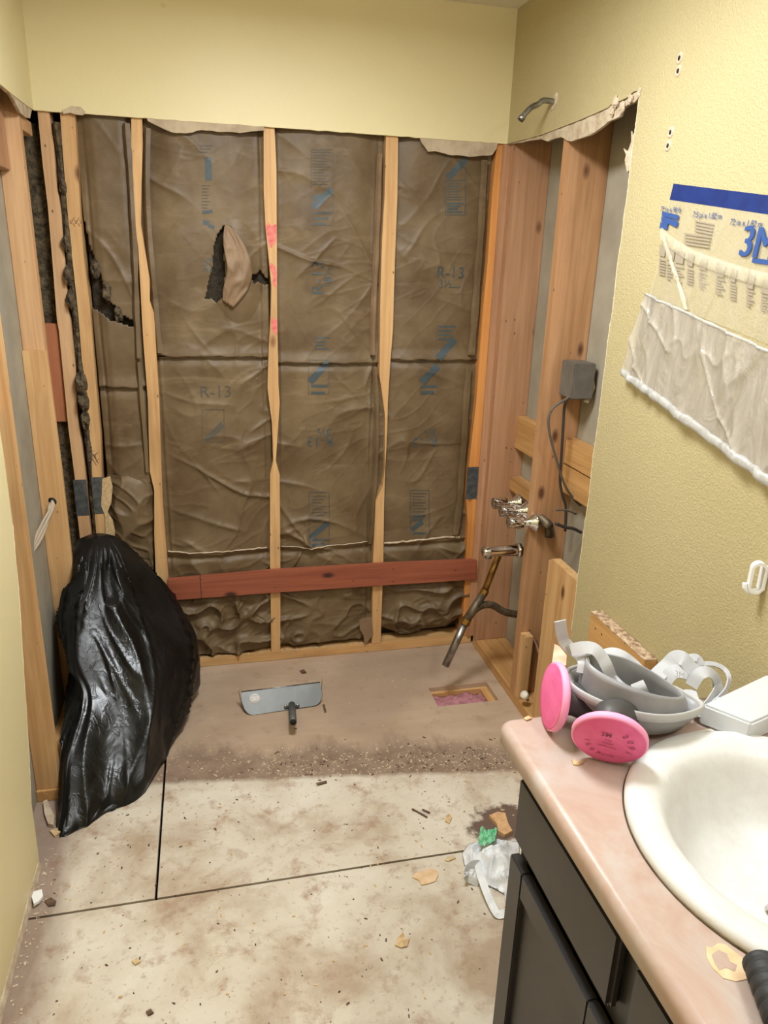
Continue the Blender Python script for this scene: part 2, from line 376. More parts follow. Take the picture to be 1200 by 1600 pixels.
torn(wb, [(655, 213), (659, 223), (669, 237), (680, 236), (688, 238), (702, 242), (720, 243), (734, 245), (755, 243), (769, 242), (776, 232), (778, 222)], 1, .0015, (0, .0075, 0))
torn(wb, [(97, 172), (99, 178), (110, 176), (118, 179), (130, 180), (133, 174), (126, 167), (112, 165), (104, 169)], 1, -.006, (0, .006, 0), 'gypsum')

# right wall (drywall L round the opening), ragged cut above the alcove
cut = [(791, 227), (812, 222), (832, 219), (845, 217), (855, 221), (866, 217), (876, 214), (885, 219), (893, 221), (903, 217), (913, 214), (922, 211), (930, 206), (941, 198), (950, 190), (960, 186), (968, 182), (973, 170), (980, 164), (992, 159), (1000, 150)]
edge = [(1000, 146)]+[(1000-107*t+2.0*N3(t*14, 3, 1), 146+839*t) for t in [i/40 for i in range(1, 41)]]
pts = [Vector((W, 0, H))]+[Vector((W, 0, hd(W)))]
pc = [(793, 224), (845, 211), (907, 187), (930, 177), (950, 168), (957, 160), (968, 158), (980, 152), (990, 143), (999, 141)]
pts += [at(u, v, 0, W) for u, v in pc[1:]]; pts += [at(u, v, 0, W) for u, v in edge]
ylast = pts[-1].y; pts += [Vector((W, ylast-.0, 0)), Vector((W, YB, 0)), Vector((W, YB, H))]
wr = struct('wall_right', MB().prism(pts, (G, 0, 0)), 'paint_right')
torn(wr, [(793, 226)]+cut[2:]+[(999, 142), (990, 146), (980, 155), (968, 160), (957, 163), (950, 170), (930, 179), (907, 189), (845, 212)], 0, W+.003, (.0085, 0, 0), 'gypsum', 'torn_gypsum')
def lump(x, y, z, r, sd):
    m = MB(); rr = []
    for i in range(9):
        th = math.pi*i/8; rr.append([Vector((x, y, z))+Vector((.5*math.sin(th)*math.cos(a), math.sin(th)*math.sin(a), math.cos(th)))*r*(1+.5*N3(math.cos(a)*1.5+sd, math.sin(a)*1.5, th*1.3)) for a in [2*math.pi*k/12 for k in range(12)]])
    return m.rings(rr, smooth=False)
for i, (u, v, r) in enumerate([(962, 160, .014), (972, 168, .012), (985, 155, .010), (998, 146, .009), (956, 175, .010), (1000, 140, .006)]):
    q = at(u, v, 0, W-.001); link('gypsum_crumb', lump(q.x, q.y, q.z, r, i), 'gypsum', wr)
torn(wr, [(974, 232), (981, 236), (986, 222), (986, 205), (990, 214), (986, 262), (980, 270), (976, 250), (978, 242)], 0, W+.006, (.004, 0, 0), 'gypsum', 'torn_gypsum')
# craters where anchors were pulled
for u, v in ((1062, 91), (1060, 111), (1048, 207), (1044, 228)):
    q = at(u, v, 0, W); m = MB().lathe(q+Vector((.001, 0, 0)), (-1, 0, 0), [(.013, 0), (.012, .0025), (.007, .004), (.0045, .002)], 14, cap=False); link('anchor_rim', m, 'gypsum', wr)
    m = MB().lathe(q+Vector((.0005, 0, 0)), (-1, 0, 0), [(.0052, 0), (.0052, .0022)], 12); link('screw_hole', m, 'dark', wr)
# grey drywall of the next room seen through the cavity
link('cavity_drywall', MB().box((W+G+.141, -1.2, 0), (W+G+.153, .1, H)), 'greyboard', wr)
# left wall
lp = [at(u, v, 0, 0) for u, v in ((20, 820), (24, 870), (29, 910), (33, 953), (41, 1040), (49, 1110), (56, 1180), (62, 1250))]
pl = [Vector((0, YB, 0)), Vector((0, YB, H)), Vector((0, 0, H)), Vector((0, 0, hd(0)))]
pl += [at(u, v, 0, 0) for u, v in ((38, 162), (20, 148), (0, 131))]; pl += [Vector((0, -.60, 1.985)), Vector((0, -.86, 1.97)), Vector((0, -.87, 1.5)), at(5, 705, 0, 0)]+lp+[Vector((0, -.955, 0))]
pl = [Vector((-.024*sst((.9-p.z)/.9), p.y, p.z)) for p in pl]
wl = struct('wall_left', MB().prism(pl, (-G, 0, 0)), 'paint_back')
torn(wl, [(-30, 108), (0, 129), (20, 146), (38, 160), (50, 171), (47, 185), (40, 183), (31, 175), (26, 165), (18, 150), (12, 141), (0, 134), (-30, 118)], 0, -.002, (-.008, 0, 0), 'gypsum', 'torn_gypsum')
link('cavity_drywall', MB().box((-.0792, -1.2, 0), (-.092, .1, H)), 'greyboard', wl)
struct('wall_front', MB().box((-.1, YB-.02, 0), (1.7, YB, H)), 'paint_back')
def edge_line(par, ptsl, rad, sd):
    m = MB(); q = []
    for i in range(len(ptsl)-1):
        for k in range(8):
            p = ptsl[i].lerp(ptsl[i+1], k/8); q.append(p+Vector((0, .0016*N3(p.z*60, sd, p.y*60), 0)))
    m.tube(q+[ptsl[-1]], [rad*(.7+.6*abs(N3(i*.7, sd, 1))) for i in range(len(q)+1)], 6, False); return link('cut_edge', m, 'edge_white', par)
edge_line(wl, [Vector((-.001-.024*sst((.9-p.z)/.9), p.y+.001, p.z)) for p in lp], .0024, 1)
edge_line(wr, [at(u, v, 0, W+.001) for u, v in edge], .0022, 2)
# caulk line left by the removed baseboard
b = MB(); rs = []
for i in range(60):
    y = -.97-i*.03; x = -.023; r = .006+.003*N3(i*.7, 1, 1); rs.append([Vector((x, y, 0)), Vector((x+r*1.2, y, .001)), Vector((x+.002, y, .020+.008*N3(i*.5, 5, 2))), Vector((x-.004, y, .018))])
b.rings(rs, smooth=False); link('caulk_line', b, 'gypsum', wl)
# ================================================================== FRAMING
def stud_px(Lp, Rp, label, mat='wood', y0=G, d=.088, grp='wall studs of the back wall', zb=.0385, ztop=H-.01, name='wall_stud'):
    L = [at(u, v, 1, y0) for u, v in Lp]; R = [at(u, v, 1, y0) for u, v in Rp]
    if ztop: L = [Vector((L[0].x, y0, ztop))]+L; R = [Vector((R[0].x, y0, ztop))]+R
    if zb is not None:
        L += [Vector((L[-1].x, y0, zb))] if L[-1].z > zb else []; R += [Vector((R[-1].x, y0, zb))] if R[-1].z > zb else []
    o = link(name, MB().prism(L+R[::-1], (0, d, 0)), mat); return tag(o, label, 'stud', grp)
st = {}
st['L1'] = stud_px([(59, 178), (66, 250), (75, 325), (82, 410), (89, 500), (92, 516), (107, 670), (117, 748), (121, 805), (125, 840)],
    [(77, 178), (84, 225), (87, 275), (96, 337), (100, 387), (107, 487), (110, 500), (118, 574), (121, 648), (132, 725), (135, 760), (139, 805), (143, 840)], 'leftmost pine stud of the back wall, beside the corner, ending in a steel plate', 'wood_pale', grp=None)
st['L2'] = stud_px([(94, 178), (99, 250), (105, 325), (111, 387), (122, 487), (129, 574), (142, 697), (144, 747), (148, 802), (151, 840)],
    [(117, 178), (121, 250), (126, 337), (131, 400), (140, 475), (146, 554), (157, 686), (159, 747), (165, 802), (169, 840)], 'pine stud second from the left corner, with a dark scribble above its steel plate', 'wood', grp=None)
st['S1'] = stud_px([(205, 186), (205.5, 250), (211, 350), (216, 387), (222, 500), (224, 532), (231, 626), (234, 736), (241, 766), (241, 835), (243, 890)],
    [(222, 187), (223, 225), (221, 287), (220, 350), (225, 382), (234, 437), (234, 470), (241, 490), (244, 546), (249, 629), (252, 725), (254, 780), (260, 862), (262, 890)], 'pine stud rising behind the black rubbish bag, widest in its middle', grp=None)
st['S2'] = stud_px([(412, 203), (412, 295), (415, 355), (420, 404), (424, 446), (423, 495), (420, 544), (418, 607), (425, 661), (427, 720), (422, 742), (422, 810), (422, 882), (423, 931), (424, 1012)],
    [(429, 203), (432, 267), (433, 495), (435, 600), (437, 630), (435, 661), (431, 720), (437, 742), (438, 882), (438, 1010)], 'pine stud with three red paint marks, middle of the back wall', grp=None)
st['S3'] = stud_px([(603, 217), (601, 305), (597, 375), (594, 480), (593, 585), (602, 652), (601, 733), (598, 760), (587, 783), (583, 877), (581, 998)],
    [(622, 219), (621, 305), (617, 410), (614, 515), (610, 564), (606, 630), (605, 675), (602, 729), (600, 792), (599, 877), (595, 997)], 'narrow pine stud between the two printed insulation bays on the right', grp=None)
st['SC'] = stud_px([(776, 231), (769, 305), (762, 410), (755, 480), (748, 567), (744, 630), (736, 700), (728, 774), (731, 819), (724, 958), (722, 985)],
    [(791, 228), (783, 305), (775, 445), (770, 515), (766, 585), (761, 640), (754, 715), (748, 790), (747, 840), (737, 940), (735, 985)], 'orange pine stud in the right corner of the back wall, with a steel plate', 'wood_orange', grp=None)
def splate(u0, v0, u1, v1, par):
    m = MB().box(at(u0, v0, 1, G-.0015), at(u1, v1, 1, G-.0002)); p = link('steel_plate', m, 'steel', par)
    for i in range(5):
        for vv in (v0+4, v1-4):
            q = at(u0+3+i*(u1-u0-6)/4, vv, 1, G-.0015); link('nail_tab', MB().box(q-Vector((.0025, .0012, .0015)), q+Vector((.0025, 0, .0015))), 'chrome_dull', p)
splate(114, 750, 140, 805, st['L1']); splate(142, 746, 168, 802, st['L2']); splate(731, 730, 751, 779, st['SC'])
def marks(par, polys, mat, name='paint_mark', y=G):
    for P in polys: link(name, MB().prism([at(u, v, 1, y-.0006) for u, v in P], (0, .0005, 0)), mat, par)
marks(st['S2'], [[(415, 352), (420, 348), (424, 353), (432, 350), (432, 368), (430, 380), (423, 388), (419, 376)], [(423, 410), (430, 416), (433, 430), (431, 450), (426, 444), (427, 430), (421, 418)], [(424, 496), (433, 500), (433, 524), (428, 520), (424, 512)]], 'red_paint')
sc = MB()
for i in range(9):
    a = at(141+(i % 4)*3, 706+i*2.2, 1, G-.0006); b_ = at(147+((i*5) % 3)*3.5, 704+((i*7) % 9)*2.6+(2 if i % 2 else 0), 1, G-.0006); sc.tube([a, b_], .0009, 4)
link('pencil_mark', sc, 'chip_dark', st['L2'])
sc = MB()
for i in range(14):
    a = at(109+(i % 7)*2.6, 344+(i//7)*5, 1, G-.0006); sc.tube([a, a+Vector((.004, 0, .009*((i % 3)-1)))], .0008, 4)
link('pencil_mark', sc, 'chip_dark', st['L2'])
# plates
bp = tag(link('bottom_plate', MB().box((.002, G, .0005), (W+G-.002, .101, .038)), 'wood_x', bevel=.002), 'pine plate lying on the floor under the back wall studs', 'plank')
rb = link('cross_board', MB().prism([at(262, 906, 1, -.008), at(420, 892, 1, -.008), at(600, 881, 1, -.008), at(745, 875, 1, -.008), at(745, 906, 1, -.008), at(600, 915, 1, -.008), at(420, 927, 1, -.008), at(262, 939, 1, -.008)], (0, .0205, 0)), 'red_x', bevel=.0015)
tag(rb, 'red-brown board nailed across the studs low on the back wall', 'plank')
for u, v in ((315, 905), (316, 925), (430, 893), (430, 917), (594, 889), (593, 906)):
    q = at(u, v, 1, -.009); link('nail', MB().lathe(q+Vector((0, .001, 0)), (0, -1, 0), [(.0028, 0), (.002, .0018)], 8), 'steel', rb)
link('crack', MB().box(at(313, 898, 1, -.0084), at(314.2, 936, 1, -.0079)), 'dark', rb)
# left wall framing
def bx(name, a, b_, mat, label, cat='stud', grp=None, bevel=.0015):
    return tag(link(name, MB().box(a, b_), mat, bevel=bevel), label, cat, grp)
A0, A1 = -.165, -.127
o = tag(link('wall_stud', MB().prism([(-.0127, A0, H), (-.0127, A0, 1.29), (-.0127, A0, .038), (-.0785, A0, .038), (-.0785, A0, H)], (0, A1-A0, 0)), 'wood_pale', bevel=.0015), 'wide pale pine stud of the left wall with a cable hole, knots high up', 'stud')
sis = tag(link('sister_board', MB().prism([(-.006, A0-.020, 1.285), (-.001, A0-.020, .9), (-.001, A0-.020, .038), (-.0783, A0-.020, .038), (-.0783, A0-.020, 1.285)], (0, .0192, 0)), 'wood', bevel=.001), 'lower board nailed onto the wide left stud, with a stepped top', 'plank')
q = at(82, 783, 1, A0-.0205); link('cable_hole', MB().lathe(q+Vector((0, .0004, 0)), (0, -1, 0), [(.011, 0), (.011, .0006)], 16, sq=1.3), 'dark', sis)
cb = MB()
for k, off in enumerate((0, .006, -.006)):
    cb.tube(smooth_path([at(82, 780+k*2, 1, A0-.012), at(80, 792, 1, A0-.035)+Vector((off, 0, 0)), at(69+k*4, 812, 1, -.23)+Vector((off, 0, off)), at(58+k*3, 834+k*4, 1, -.29), at(47, 860+k*4, 1, -.36)], 5), .0052, 8)
tag(link('house_cable', cb, 'cable_light'), 'pair of old light grey cables coming out of the left stud hole', 'cable')
o = tag(link('wall_stud', MB().prism([(-.0127, -.692, H), (-.0127, -.692, .038), (-.0785, -.692, .038), (-.0785, -.692, H)], (0, .038, 0)), 'wood', bevel=.0015), 'pine stud at the left edge of the photo beside the cut yellow wall', 'stud')
bx('blocking_block', (-.0785, -.80, 1.19), (-.035, -.6935, 1.27), 'red_z', 'short reddish block between studs at the left photo edge', 'block')
bx('blocking_block', (-.070, .03, 1.015), (.008, .066, 1.35), 'red_z', 'tall reddish block in the gap left of the leftmost back stud', 'block')
bx('blocking_block', (-.078, -.124, 1.915), (-.012, .009, 1.955), 'wood_pale', 'short pine block high in the left corner beside the wide stud', 'block')
bx('bottom_plate', (-.0785, -.70, .0005), (-.0130, .010, .0375), 'wood_y', 'pine plate on the floor under the left wall studs', 'plank')
bx('header_plank', (-.0785, -.60, 1.80), (-.05, -.170, 1.98), 'wood_pink', 'dark brown header above the wide left stud', 'plank')
# right wall framing (deep cavity)
X0 = W+G+.0003; X1 = W+G+.1405
bx('wall_stud', (X0, -.036, .039), (X1, .002, H), 'wood_pink', 'wide pink-brown board standing at the right corner')
bx('wall_stud', (W-.013, .0035, .039), (X0+.030, .0122, H), 'wood_pink', 'thin strip squeezed in the right corner gap')
bx('wall_stud', (X0, -.460, .0385), (X1, -.4225, H), 'wood_tan', 'wide pale stud with large knots behind the bath taps')
bx('bottom_plate', (X0, -.86, .0005), (X1, -.002, .038), 'wood_y', 'dusty plate on the floor under the right wall studs', 'plank')
bx('blocking_block', (1.662, -.4215, .895), (X1-.001, -.037, 1.022), 'wood_y', 'upper blocking board deep behind the pale stud, beside the corner board', 'block')
bx('blocking_block', (1.655, -.4215, .72), (X1-.001, -.037, .775), 'wood_y', 'lower blocking board deep behind the pale stud, beside the corner board', 'block')
bx('blocking_block', (1.662, -.95, .945), (X1-.001, -.461, 1.032), 'wood_y', 'upper blocking board below the electrical box', 'block')
bx('blocking_block', (1.662, -.95, .845), (X1-.001, -.461, .940), 'wood_y', 'lower blocking board below the electrical box', 'block')
lb = tag(link('blocking_board', MB().prism([(X0+.012, -.60, .04), (X0+.012, -.60, .645), (X0+.012, -.625, .66), (X0+.012, -.84, .655), (X0+.012, -1.0, .65), (X0+.012, -1.0, .04)], (.03, 0, 0)), 'wood', bevel=.001), 'tall knotty board low in the right cavity beside the cut yellow wall', 'plank')
bx('trim_stud', (X0+.002, -.499, .0385), (X0+.038, -.4605, .30), 'wood', 'short upright offcut at the foot of the pale right stud', 'block')
# cleat on the right wall behind the mask
cl = thing('wall_cleat', (W-.02, -1.15, .54), 'short thick board fixed to the yellow wall behind the respirator, crumbly top', 'plank')
link('board', MB().box((W-.036, -1.285, .54), (W-.0005, -1.005, .657)), 'wood_y', cl, bevel=.002)
def ct(u, v): return (W-.0365+.035*u, -1.284+.278*v, .6575+.0035*abs(N3(u*5, v*30, 2))+.002*N3(u*16, v*80, 4))
link('crumbly_top', MB().sheet(10, 70, ct, (0, 0, -.002), smooth=False), 'pressed_old', cl)
for v in (-1.04, -1.075, -1.24): link('nail_hole', MB().lathe((W-.0358, v, .62), (-1, 0, 0), [(.003, 0), (.003, .0004)], 8), 'dark', cl)

# ================================================================== INSULATION
BAY = {0: (.110, .292), 1: (.292, .706), 2: (.716, 1.112), 3: (1.116, 1.536)}
SEAM = {0: 1.13, 1: 1.238, 2: 1.216, 3: 1.228}
def fy(b, x, z):
    x0, x1 = BAY[b]; e = min(x-x0, x1-x); w = x1-x0; sm = SEAM[b]; up = z > sm
    y = .046-.018*sst(e/(.30*w)) + (.009*math.exp(-((e-.020-.006*N3(z*3, x > x0+w/2, b))/.0035)**2) - .003*math.exp(-((e-.029)/.005)**2))*sst(.5+1.2*N3(z*2.2, 5 if x > x0+w/2 else 1, b*3))
    wx = x+.06*N3(x*4, z*4, b+9); wz = z+.07*N3(x*3+3, z*3, b)
    amp = .45+.9*sst(N3(x*2.2, z*2.2, 31+b)*1.6+.4)
    if up: amp *= .7
    g1 = sst(N3(x*3.1, z*3.1, b+50)*2+.55); g2 = sst(N3(x*4.3, z*4.3, b+70)*2+.4); g3 = sst(N3(x*5, z*5, b+90)*2+.4)
    wx = x+.022*N3(x*6, z*6, b+9); wz = z+.022*N3(x*6+3, z*6, b)
    def dr(c, s_, hi, lo, sd, pw): return max(0, ridged((wx*c+wz*s_)*hi, (wz*c-wx*s_)*lo, sd))**pw
    r = dr(.30, .95, 5.2, 1.6, b*5.1, 9)*.010*g1 + dr(.80, .60, 6.5, 1.8, b*3.3+7, 10)*.0075*g2 + dr(-.75, .66, 7.5, 2.2, b*2.1+17, 10)*.0065*g3 + dr(.1, 1, 14, 4, b+.5, 8)*.0026*g2 + dr(-.5, .85, 19, 6, b+8, 8)*.0018
    r += sst((.36-z)/.1)*(max(0, ridged(x*9, z*11, b+3))**4*.012)
    lowc = sst((.62-z)/.2); r *= 1+1.1*lowc
    y -= r*amp; y += .0055*N3(x*5, z*5, b*2)+.0010*N3(x*24, z*20, b)
    if up: y -= .010*sst(1-(z-sm)/.05)
    else: y += .008*sst(1-(sm-z)/.035)
    y += .012*math.exp(-((z-.47)/.012)**2)*(z < .49 and 1 or .3)
    if b == 1:      # paper pulled out beside the tear
        d = math.hypot((x-.60)/.09, (z-1.53)/.17); y -= .022*max(0, 1-d)**.7
    if z > 1.93: y = max(y, .0145+.0*z)
    if .275 < z < .415: y = max(y, .0140)
    return max(y, -.006 if z < 1.9 else .0145)
HOLES = {1: [[at(u, v, 1, .03) for u, v in ((351, 350), (353, 372), (349, 400), (352, 420), (350, 445), (349, 462), (338, 474), (330, 466), (320, 468), (324, 450), (328, 430), (332, 415), (334, 385), (340, 366))],
             [at(u, v, 1, .02) for u, v in ((391, 430), (402, 428), (407, 421), (414, 432), (424, 440), (416, 446), (402, 440), (398, 446))]],
         0: [[at(u, v, 1, .03) for u, v in ((122, 300), (128, 330), (140, 385), (158, 430), (168, 468), (182, 480), (190, 492), (208, 500), (208, 512), (190, 505), (172, 500), (160, 490), (144, 482), (110, 480), (110, 300))]]}
HOLES = {k: [[(p.x, p.z) for p in P] for P in v] for k, v in HOLES.items()}
def batt(b, z0, z1, label, nz, round_bottom=0):
    x0, x1 = BAY[b]; t = thing('insulation_batt', ((x0+x1)/2, .06, z0), label, 'insulation')
    nx = int((x1-x0)/.0045)
    def pos(u, v):
        z = z0+(z1-z0)*v; x = x0+(x1-x0)*u
        if round_bottom and v < .5:
            q = 1-min(1, (z-z0)/round_bottom); sh = (1-math.sqrt(max(0, 1-q*q)))*.5*(x1-x0)*.75; x = x0+sh+(x1-x0-2*sh)*u
        zz = z
        if v < .02 or v > .98: zz = z+.006*N3(x*20, z1*3, b*3)
        y = fy(b, x, z)
        if round_bottom: y += .03*(1-sst((z-z0)/.07))
        return (x, y, zz)
    hs = HOLES.get(b, [])
    kp = (lambda u, v: not any(inpoly(x0+(x1-x0)*u, z0+(z1-z0)*v, P) for P in hs)) if hs else None
    link('paper_facing', MB().sheet(nx, nz, pos, (0, .0012, 0), kp), 'facing', t, recalc=False)
    link('glass_wool', MB().sheet(24, 60, lambda u, v: (x0+.004+(x1-x0-.008)*u, .064+.006*N3(u*9, v*14, b)+.004*N3(u*30, v*60, b), z0+.01+(z1-z0-.02)*v), (0, .034, 0)), 'fiber', t, recalc=False)
    return t
T = {}
T['1u'] = batt(1, SEAM[1], 2.02, 'upper brown paper-faced insulation batt with a torn dark hole', 190)
T['1l'] = batt(1, .05, SEAM[1]+.004, 'lower brown insulation batt in the widest left bay, behind the bag', 260)
T['2u'] = batt(2, SEAM[2], 2.02, 'upper brown insulation batt printed with a blue diagonal, middle bay', 190)
T['2l'] = batt(2, .06, SEAM[2]+.004, 'lower brown insulation batt in the middle bay right of the red-marked stud', 260)
T['3u'] = batt(3, SEAM[3], 2.02, 'upper brown insulation batt of the rightmost bay, lettered upright', 190)
T['3l'] = batt(3, .065, SEAM[3]+.004, 'lower brown insulation batt of the rightmost bay, rounded bottom end', 260, .11)
T['0u'] = batt(0, SEAM[0]-.0, 2.02, 'narrow upper insulation batt at the left, its paper hanging in a point', 150)
T['0l'] = batt(0, .78, SEAM[0]+.004, 'narrow lower insulation batt at the left above the crumpled paper', 80)
def flange(par, b, pts, w, mat='facing'):
    m = MB(); pth = smooth_path([at(u, v, 1, .010) for u, v in pts], 10); rs = []
    for i, p in enumerate(pth):
        ww = w*(.75+.5*abs(N3(p.z*6, b, 2))); y = .009-.006*N3(p.z*8, b, 5)
        rs.append([Vector((p.x-ww/2, y+.012, p.z)), Vector((p.x-ww*.15, y+.002*N3(p.z*30, 1, b), p.z)), Vector((p.x+ww/2, y+.003, p.z)), Vector((p.x+ww/2, y+.0045, p.z)), Vector((p.x-ww*.15, y+.0035, p.z)), Vector((p.x-ww/2, y+.0135, p.z))])
    m.rings(rs, smooth=False); return link('stapling_flange', m, mat, par)
flange(T['0u'], 0, [(197, 192), (202, 260), (206, 330), (210, 400), (213, 500), (216, 560)], .024)
flange(T['0l'], 0, [(216, 566), (220, 620), (225, 680), (229, 738)], .022)
flange(T['1u'], 1, [(230, 200), (229, 280), (232, 360), (238, 430), (244, 500), (249, 552)], .026)
flange(T['2u'], 2, [(594, 240), (591, 320), (588, 400), (584, 480), (583, 555)], .022, 'facing_back')
flange(T['2l'], 2, [(586, 575), (589, 640), (588, 720), (583, 790), (578, 850)], .020)
flange(T['3u'], 3, [(758, 250), (754, 330), (748, 420), (742, 500), (737, 555)], .026)
flange(T['3l'], 3, [(733, 575), (728, 650), (723, 730), (717, 800), (712, 836)], .026)
# flap beside the tear
def flap(u, v):
    a = at(351+v*0, 352, 1, .0); P = [(351, 352), (352, 420), (350, 470)]; 
    vv = v*2; i = min(1, int(vv)); f = vv-i; l = (P[i][0]+(P[i+1][0]-P[i][0])*f, P[i][1]+(P[i+1][1]-P[i][1])*f)
    w = 40*math.sin(math.pi*min(1, v*.9+.03))**.8+2
    q = at(l[0]+w*u, l[1]+10*u*v, 1, .015); y = .006-.020*math.sin(math.pi*v)*(1-u)**.5+.007*N3(u*5, v*7, 2)-.005*max(0, ridged(u*3, v*4, 6))**3
    return (q.x-.006*(1-u)*math.sin(9*v), min(y, fy(1, q.x, q.z)-.0015), q.z)
link('torn_flap', MB().sheet(14, 40, flap, (0, .001, 0)), 'facing_back', T['1u'])
# glass wool in the narrow gaps near the left corner and bulging out of the tears
def wool(name, x0, x1, z0, z1, y, label, mat='fiber_grey', nz=160, bulge=.02, grp=None):
    def f(u, v):
        z = z0+(z1-z0)*v; x = x0+(x1-x0)*u+.006*N3(z*11, u*3, x0*9)
        return (x, y-bulge*math.sin(math.pi*u)*(.4+max(0, N3(z*7, 2, x0*20)*1.6))-.006*N3(u*6+x0*9, z*40, 3), z)
    return tag(link(name, MB().sheet(10, nz, f, (0, .03, 0)), mat), label, 'insulation', grp)
wool('glass_wool_strip', -.070, .030, .05, 1.96, .070, 'dark glass wool in the dark gap left of the leftmost stud', bulge=.012)
WS = wool('glass_wool_strip', .046, .074, .05, 1.96, .028, 'ragged glass wool squeezed between the two leftmost studs', bulge=.030)
for (cx, cz, r, m) in ((168, 455, .035, 0), (150, 420, .03, 1), (185, 490, .03, 2)):
    q = at(cx, cz, 1, .045); link('wool_tuft', lump(q.x, q.y, q.z, r, m), 'fiber_grey', T['0u'])
# crumpled black paper heap under bay 0
def crumple(u, v):
    q = at(166+74*u-8*(1-u)*v, 742+150*v, 1, .03); x, z = q.x, q.z
    y = .055-.05*math.sin(math.pi*u)**.7*math.sin(math.pi*min(1, v*1.05+.06))**.5
    y -= .026*max(0, ridged(x*7, z*6, 4))**3-.012*N3(x*12, z*12, 8)+.008*max(0, ridged(x*16+z*8, z*12, 6))**5
    return (x, max(-.012, y), z)
for (cx_, cz_, r_, m_) in ((104, 380, .026, 11), (107, 430, .030, 12), (112, 470, .028, 13), (127, 600, .040, 14), (130, 625, .036, 15), (134, 655, .032, 16), (98, 290, .022, 17)):
    q = at(cx_, cz_, 1, .010); link('wool_tuft', lump(q.x, q.y, q.z, r_, m_), 'fiber_grey', WS)
o = tag(link('crumpled_facing', MB().sheet(46, 80, crumple, (0, .0015, 0)), M['facing']), 'crumpled torn insulation paper just above the black bag', 'insulation')
torn_k = MB().prism([at(u, v, 1, .008) for u, v in ((160, 748), (172, 744), (176, 760), (174, 785), (168, 800), (176, 812), (180, 830), (178, 846), (165, 842), (164, 806), (158, 790))], (0, .0012, 0))
tag(link('paper_scrap', torn_k, 'chip'), 'pale torn kraft scrap beside the second steel plate', 'paper')
# glue and torn drywall line across the bays
def glue(b, v0, v1, label, pts, w):
    m = MB(); rs = []; path = []
    for i in range(len(pts)-1):
        for k in range(12): path.append(tuple(pts[i][j]+(pts[i+1][j]-pts[i][j])*k/12 for j in (0, 1)))
    for i, (u, v) in enumerate(path):
        q = at(u, v+1.5*N3(u*.12, 3, 1), 1, .012); y = min(fy(b, q.x, q.z), fy(b, q.x, q.z-.006), fy(b, q.x, q.z+.006))-.002
        hw = w*(.6+.8*abs(N3(u*.15, 9, b)))
        rs.append([Vector((q.x, y, q.z-hw)), Vector((q.x, y-.004, q.z)), Vector((q.x, y, q.z+hw)), Vector((q.x, y+.003, q.z))])
    m.rings(rs, smooth=False); return tag(link('torn_board_strip', m, 'gypsum'), label, 'debris')
glue(1, 0, 0, 'thin torn pale strip across the left insulation bay above the red board', [(262, 866), (330, 864), (370, 862), (422, 859)], .004)
glue(2, 0, 0, 'faint torn strip across the middle insulation bay above the red board', [(441, 858), (500, 855), (545, 852), (582, 849)], .0022)
glue(3, 0, 0, 'white torn paper strip across the right insulation bay above the red board', [(602, 852), (650, 846), (700, 841), (722, 842)], .0065)
# printing on the facings
def mk(parent, b, pxs, mat='blue_ink', seg=5, name='printed_mark'):
    m = MB()
    for (u0, v0, u1, v1, w) in pxs:      # stroke from-to with pixel width
        n_ = max(2, int(math.hypot(u1-u0, v1-v0)/4)); dx, dy = (u1-u0), (v1-v0); L = math.hypot(dx, dy); nx_, ny_ = -dy/L*w/2, dx/L*w/2
        rows = []
        for i in range(n_+1):
            t = i/n_; r = []
            for s_ in (-1, -.33, .33, 1):
                q = at(u0+dx*t+nx_*s_, v0+dy*t+ny_*s_, 1, .028); q.y = fy(b, q.x, q.z)-.0013; r.append(q)
            rows.append(r)
        m.rings(rows, closed=False, cap=False, smooth=False)
    return link(name, m, mat, parent, recalc=False)
def mtext(parent, b, body, u, v, size, rot, mat='blue_ink'):
    vs, fs = text_tris(body, size); c = at(u, v, 1, .028); m = MB(); co, si = math.cos(rot), math.sin(rot); pts = []
    for p in vs:
        x = c.x+p.x*co-p.y*si; z = c.z+p.x*si+p.y*co; pts.append(Vector((x, fy(b, x, z)-.0014, z)))
    m.add(pts, fs); return link('printed_mark', m, mat, parent, recalc=False)
def lines(u0, u1, v0, v1, n_, w=1.1, sl=0): return [(u0, v0+(v1-v0)*i/max(1, n_-1), u1-(((i*37) % 5)/12)*(u1-u0), v0+(v1-v0)*i/max(1, n_-1)+sl, w) for i in range(n_)]
def frame(u0, u1, v0, v1, w=1.0): return [(u0, v0, u1, v0, w), (u0, v1, u1, v1, w), (u0, v0, u0, v1, w), (u1, v0, u1, v1, w)]
t = T['2u']; mk(t, 2, frame(486, 520, 234, 352), 'ink_grey'); mk(t, 2, lines(488, 517, 238, 288, 12, 1.7), 'ink_grey'); mk(t, 2, [(489, 325, 518, 296, 11), (489, 311, 500, 305, 5)]); mk(t, 2, lines(490, 518, 333, 350, 3, 2.6))
mtext(t, 2, 'R-13', 497, 434, .062, math.pi/2); mtext(t, 2, '3½', 513, 428, .042, math.pi/2); mk(t, 2, lines(508, 520, 438, 446, 3, 1.6)); mk(t, 2, lines(492, 515, 528, 545, 4, 2.2))
t = T['2l']; mk(t, 2, [(484, 597, 512, 566, 11)]); mk(t, 2, frame(482, 514, 562, 616), 'ink_grey'); mk(t, 2, lines(486, 512, 603, 614, 2, 4))
mtext(t, 2, 'R-13', 500, 689, .055, math.pi); mtext(t, 2, '3½', 506, 675, .045, math.pi)
mk(t, 2, frame(483, 514, 769, 850), 'blue_ink'); mk(t, 2, lines(487, 510, 775, 815, 9, 1.7), 'ink_grey'); mk(t, 2, [(485, 840, 512, 817, 8)]); mk(t, 2, lines(486, 512, 843, 849, 2, 3))
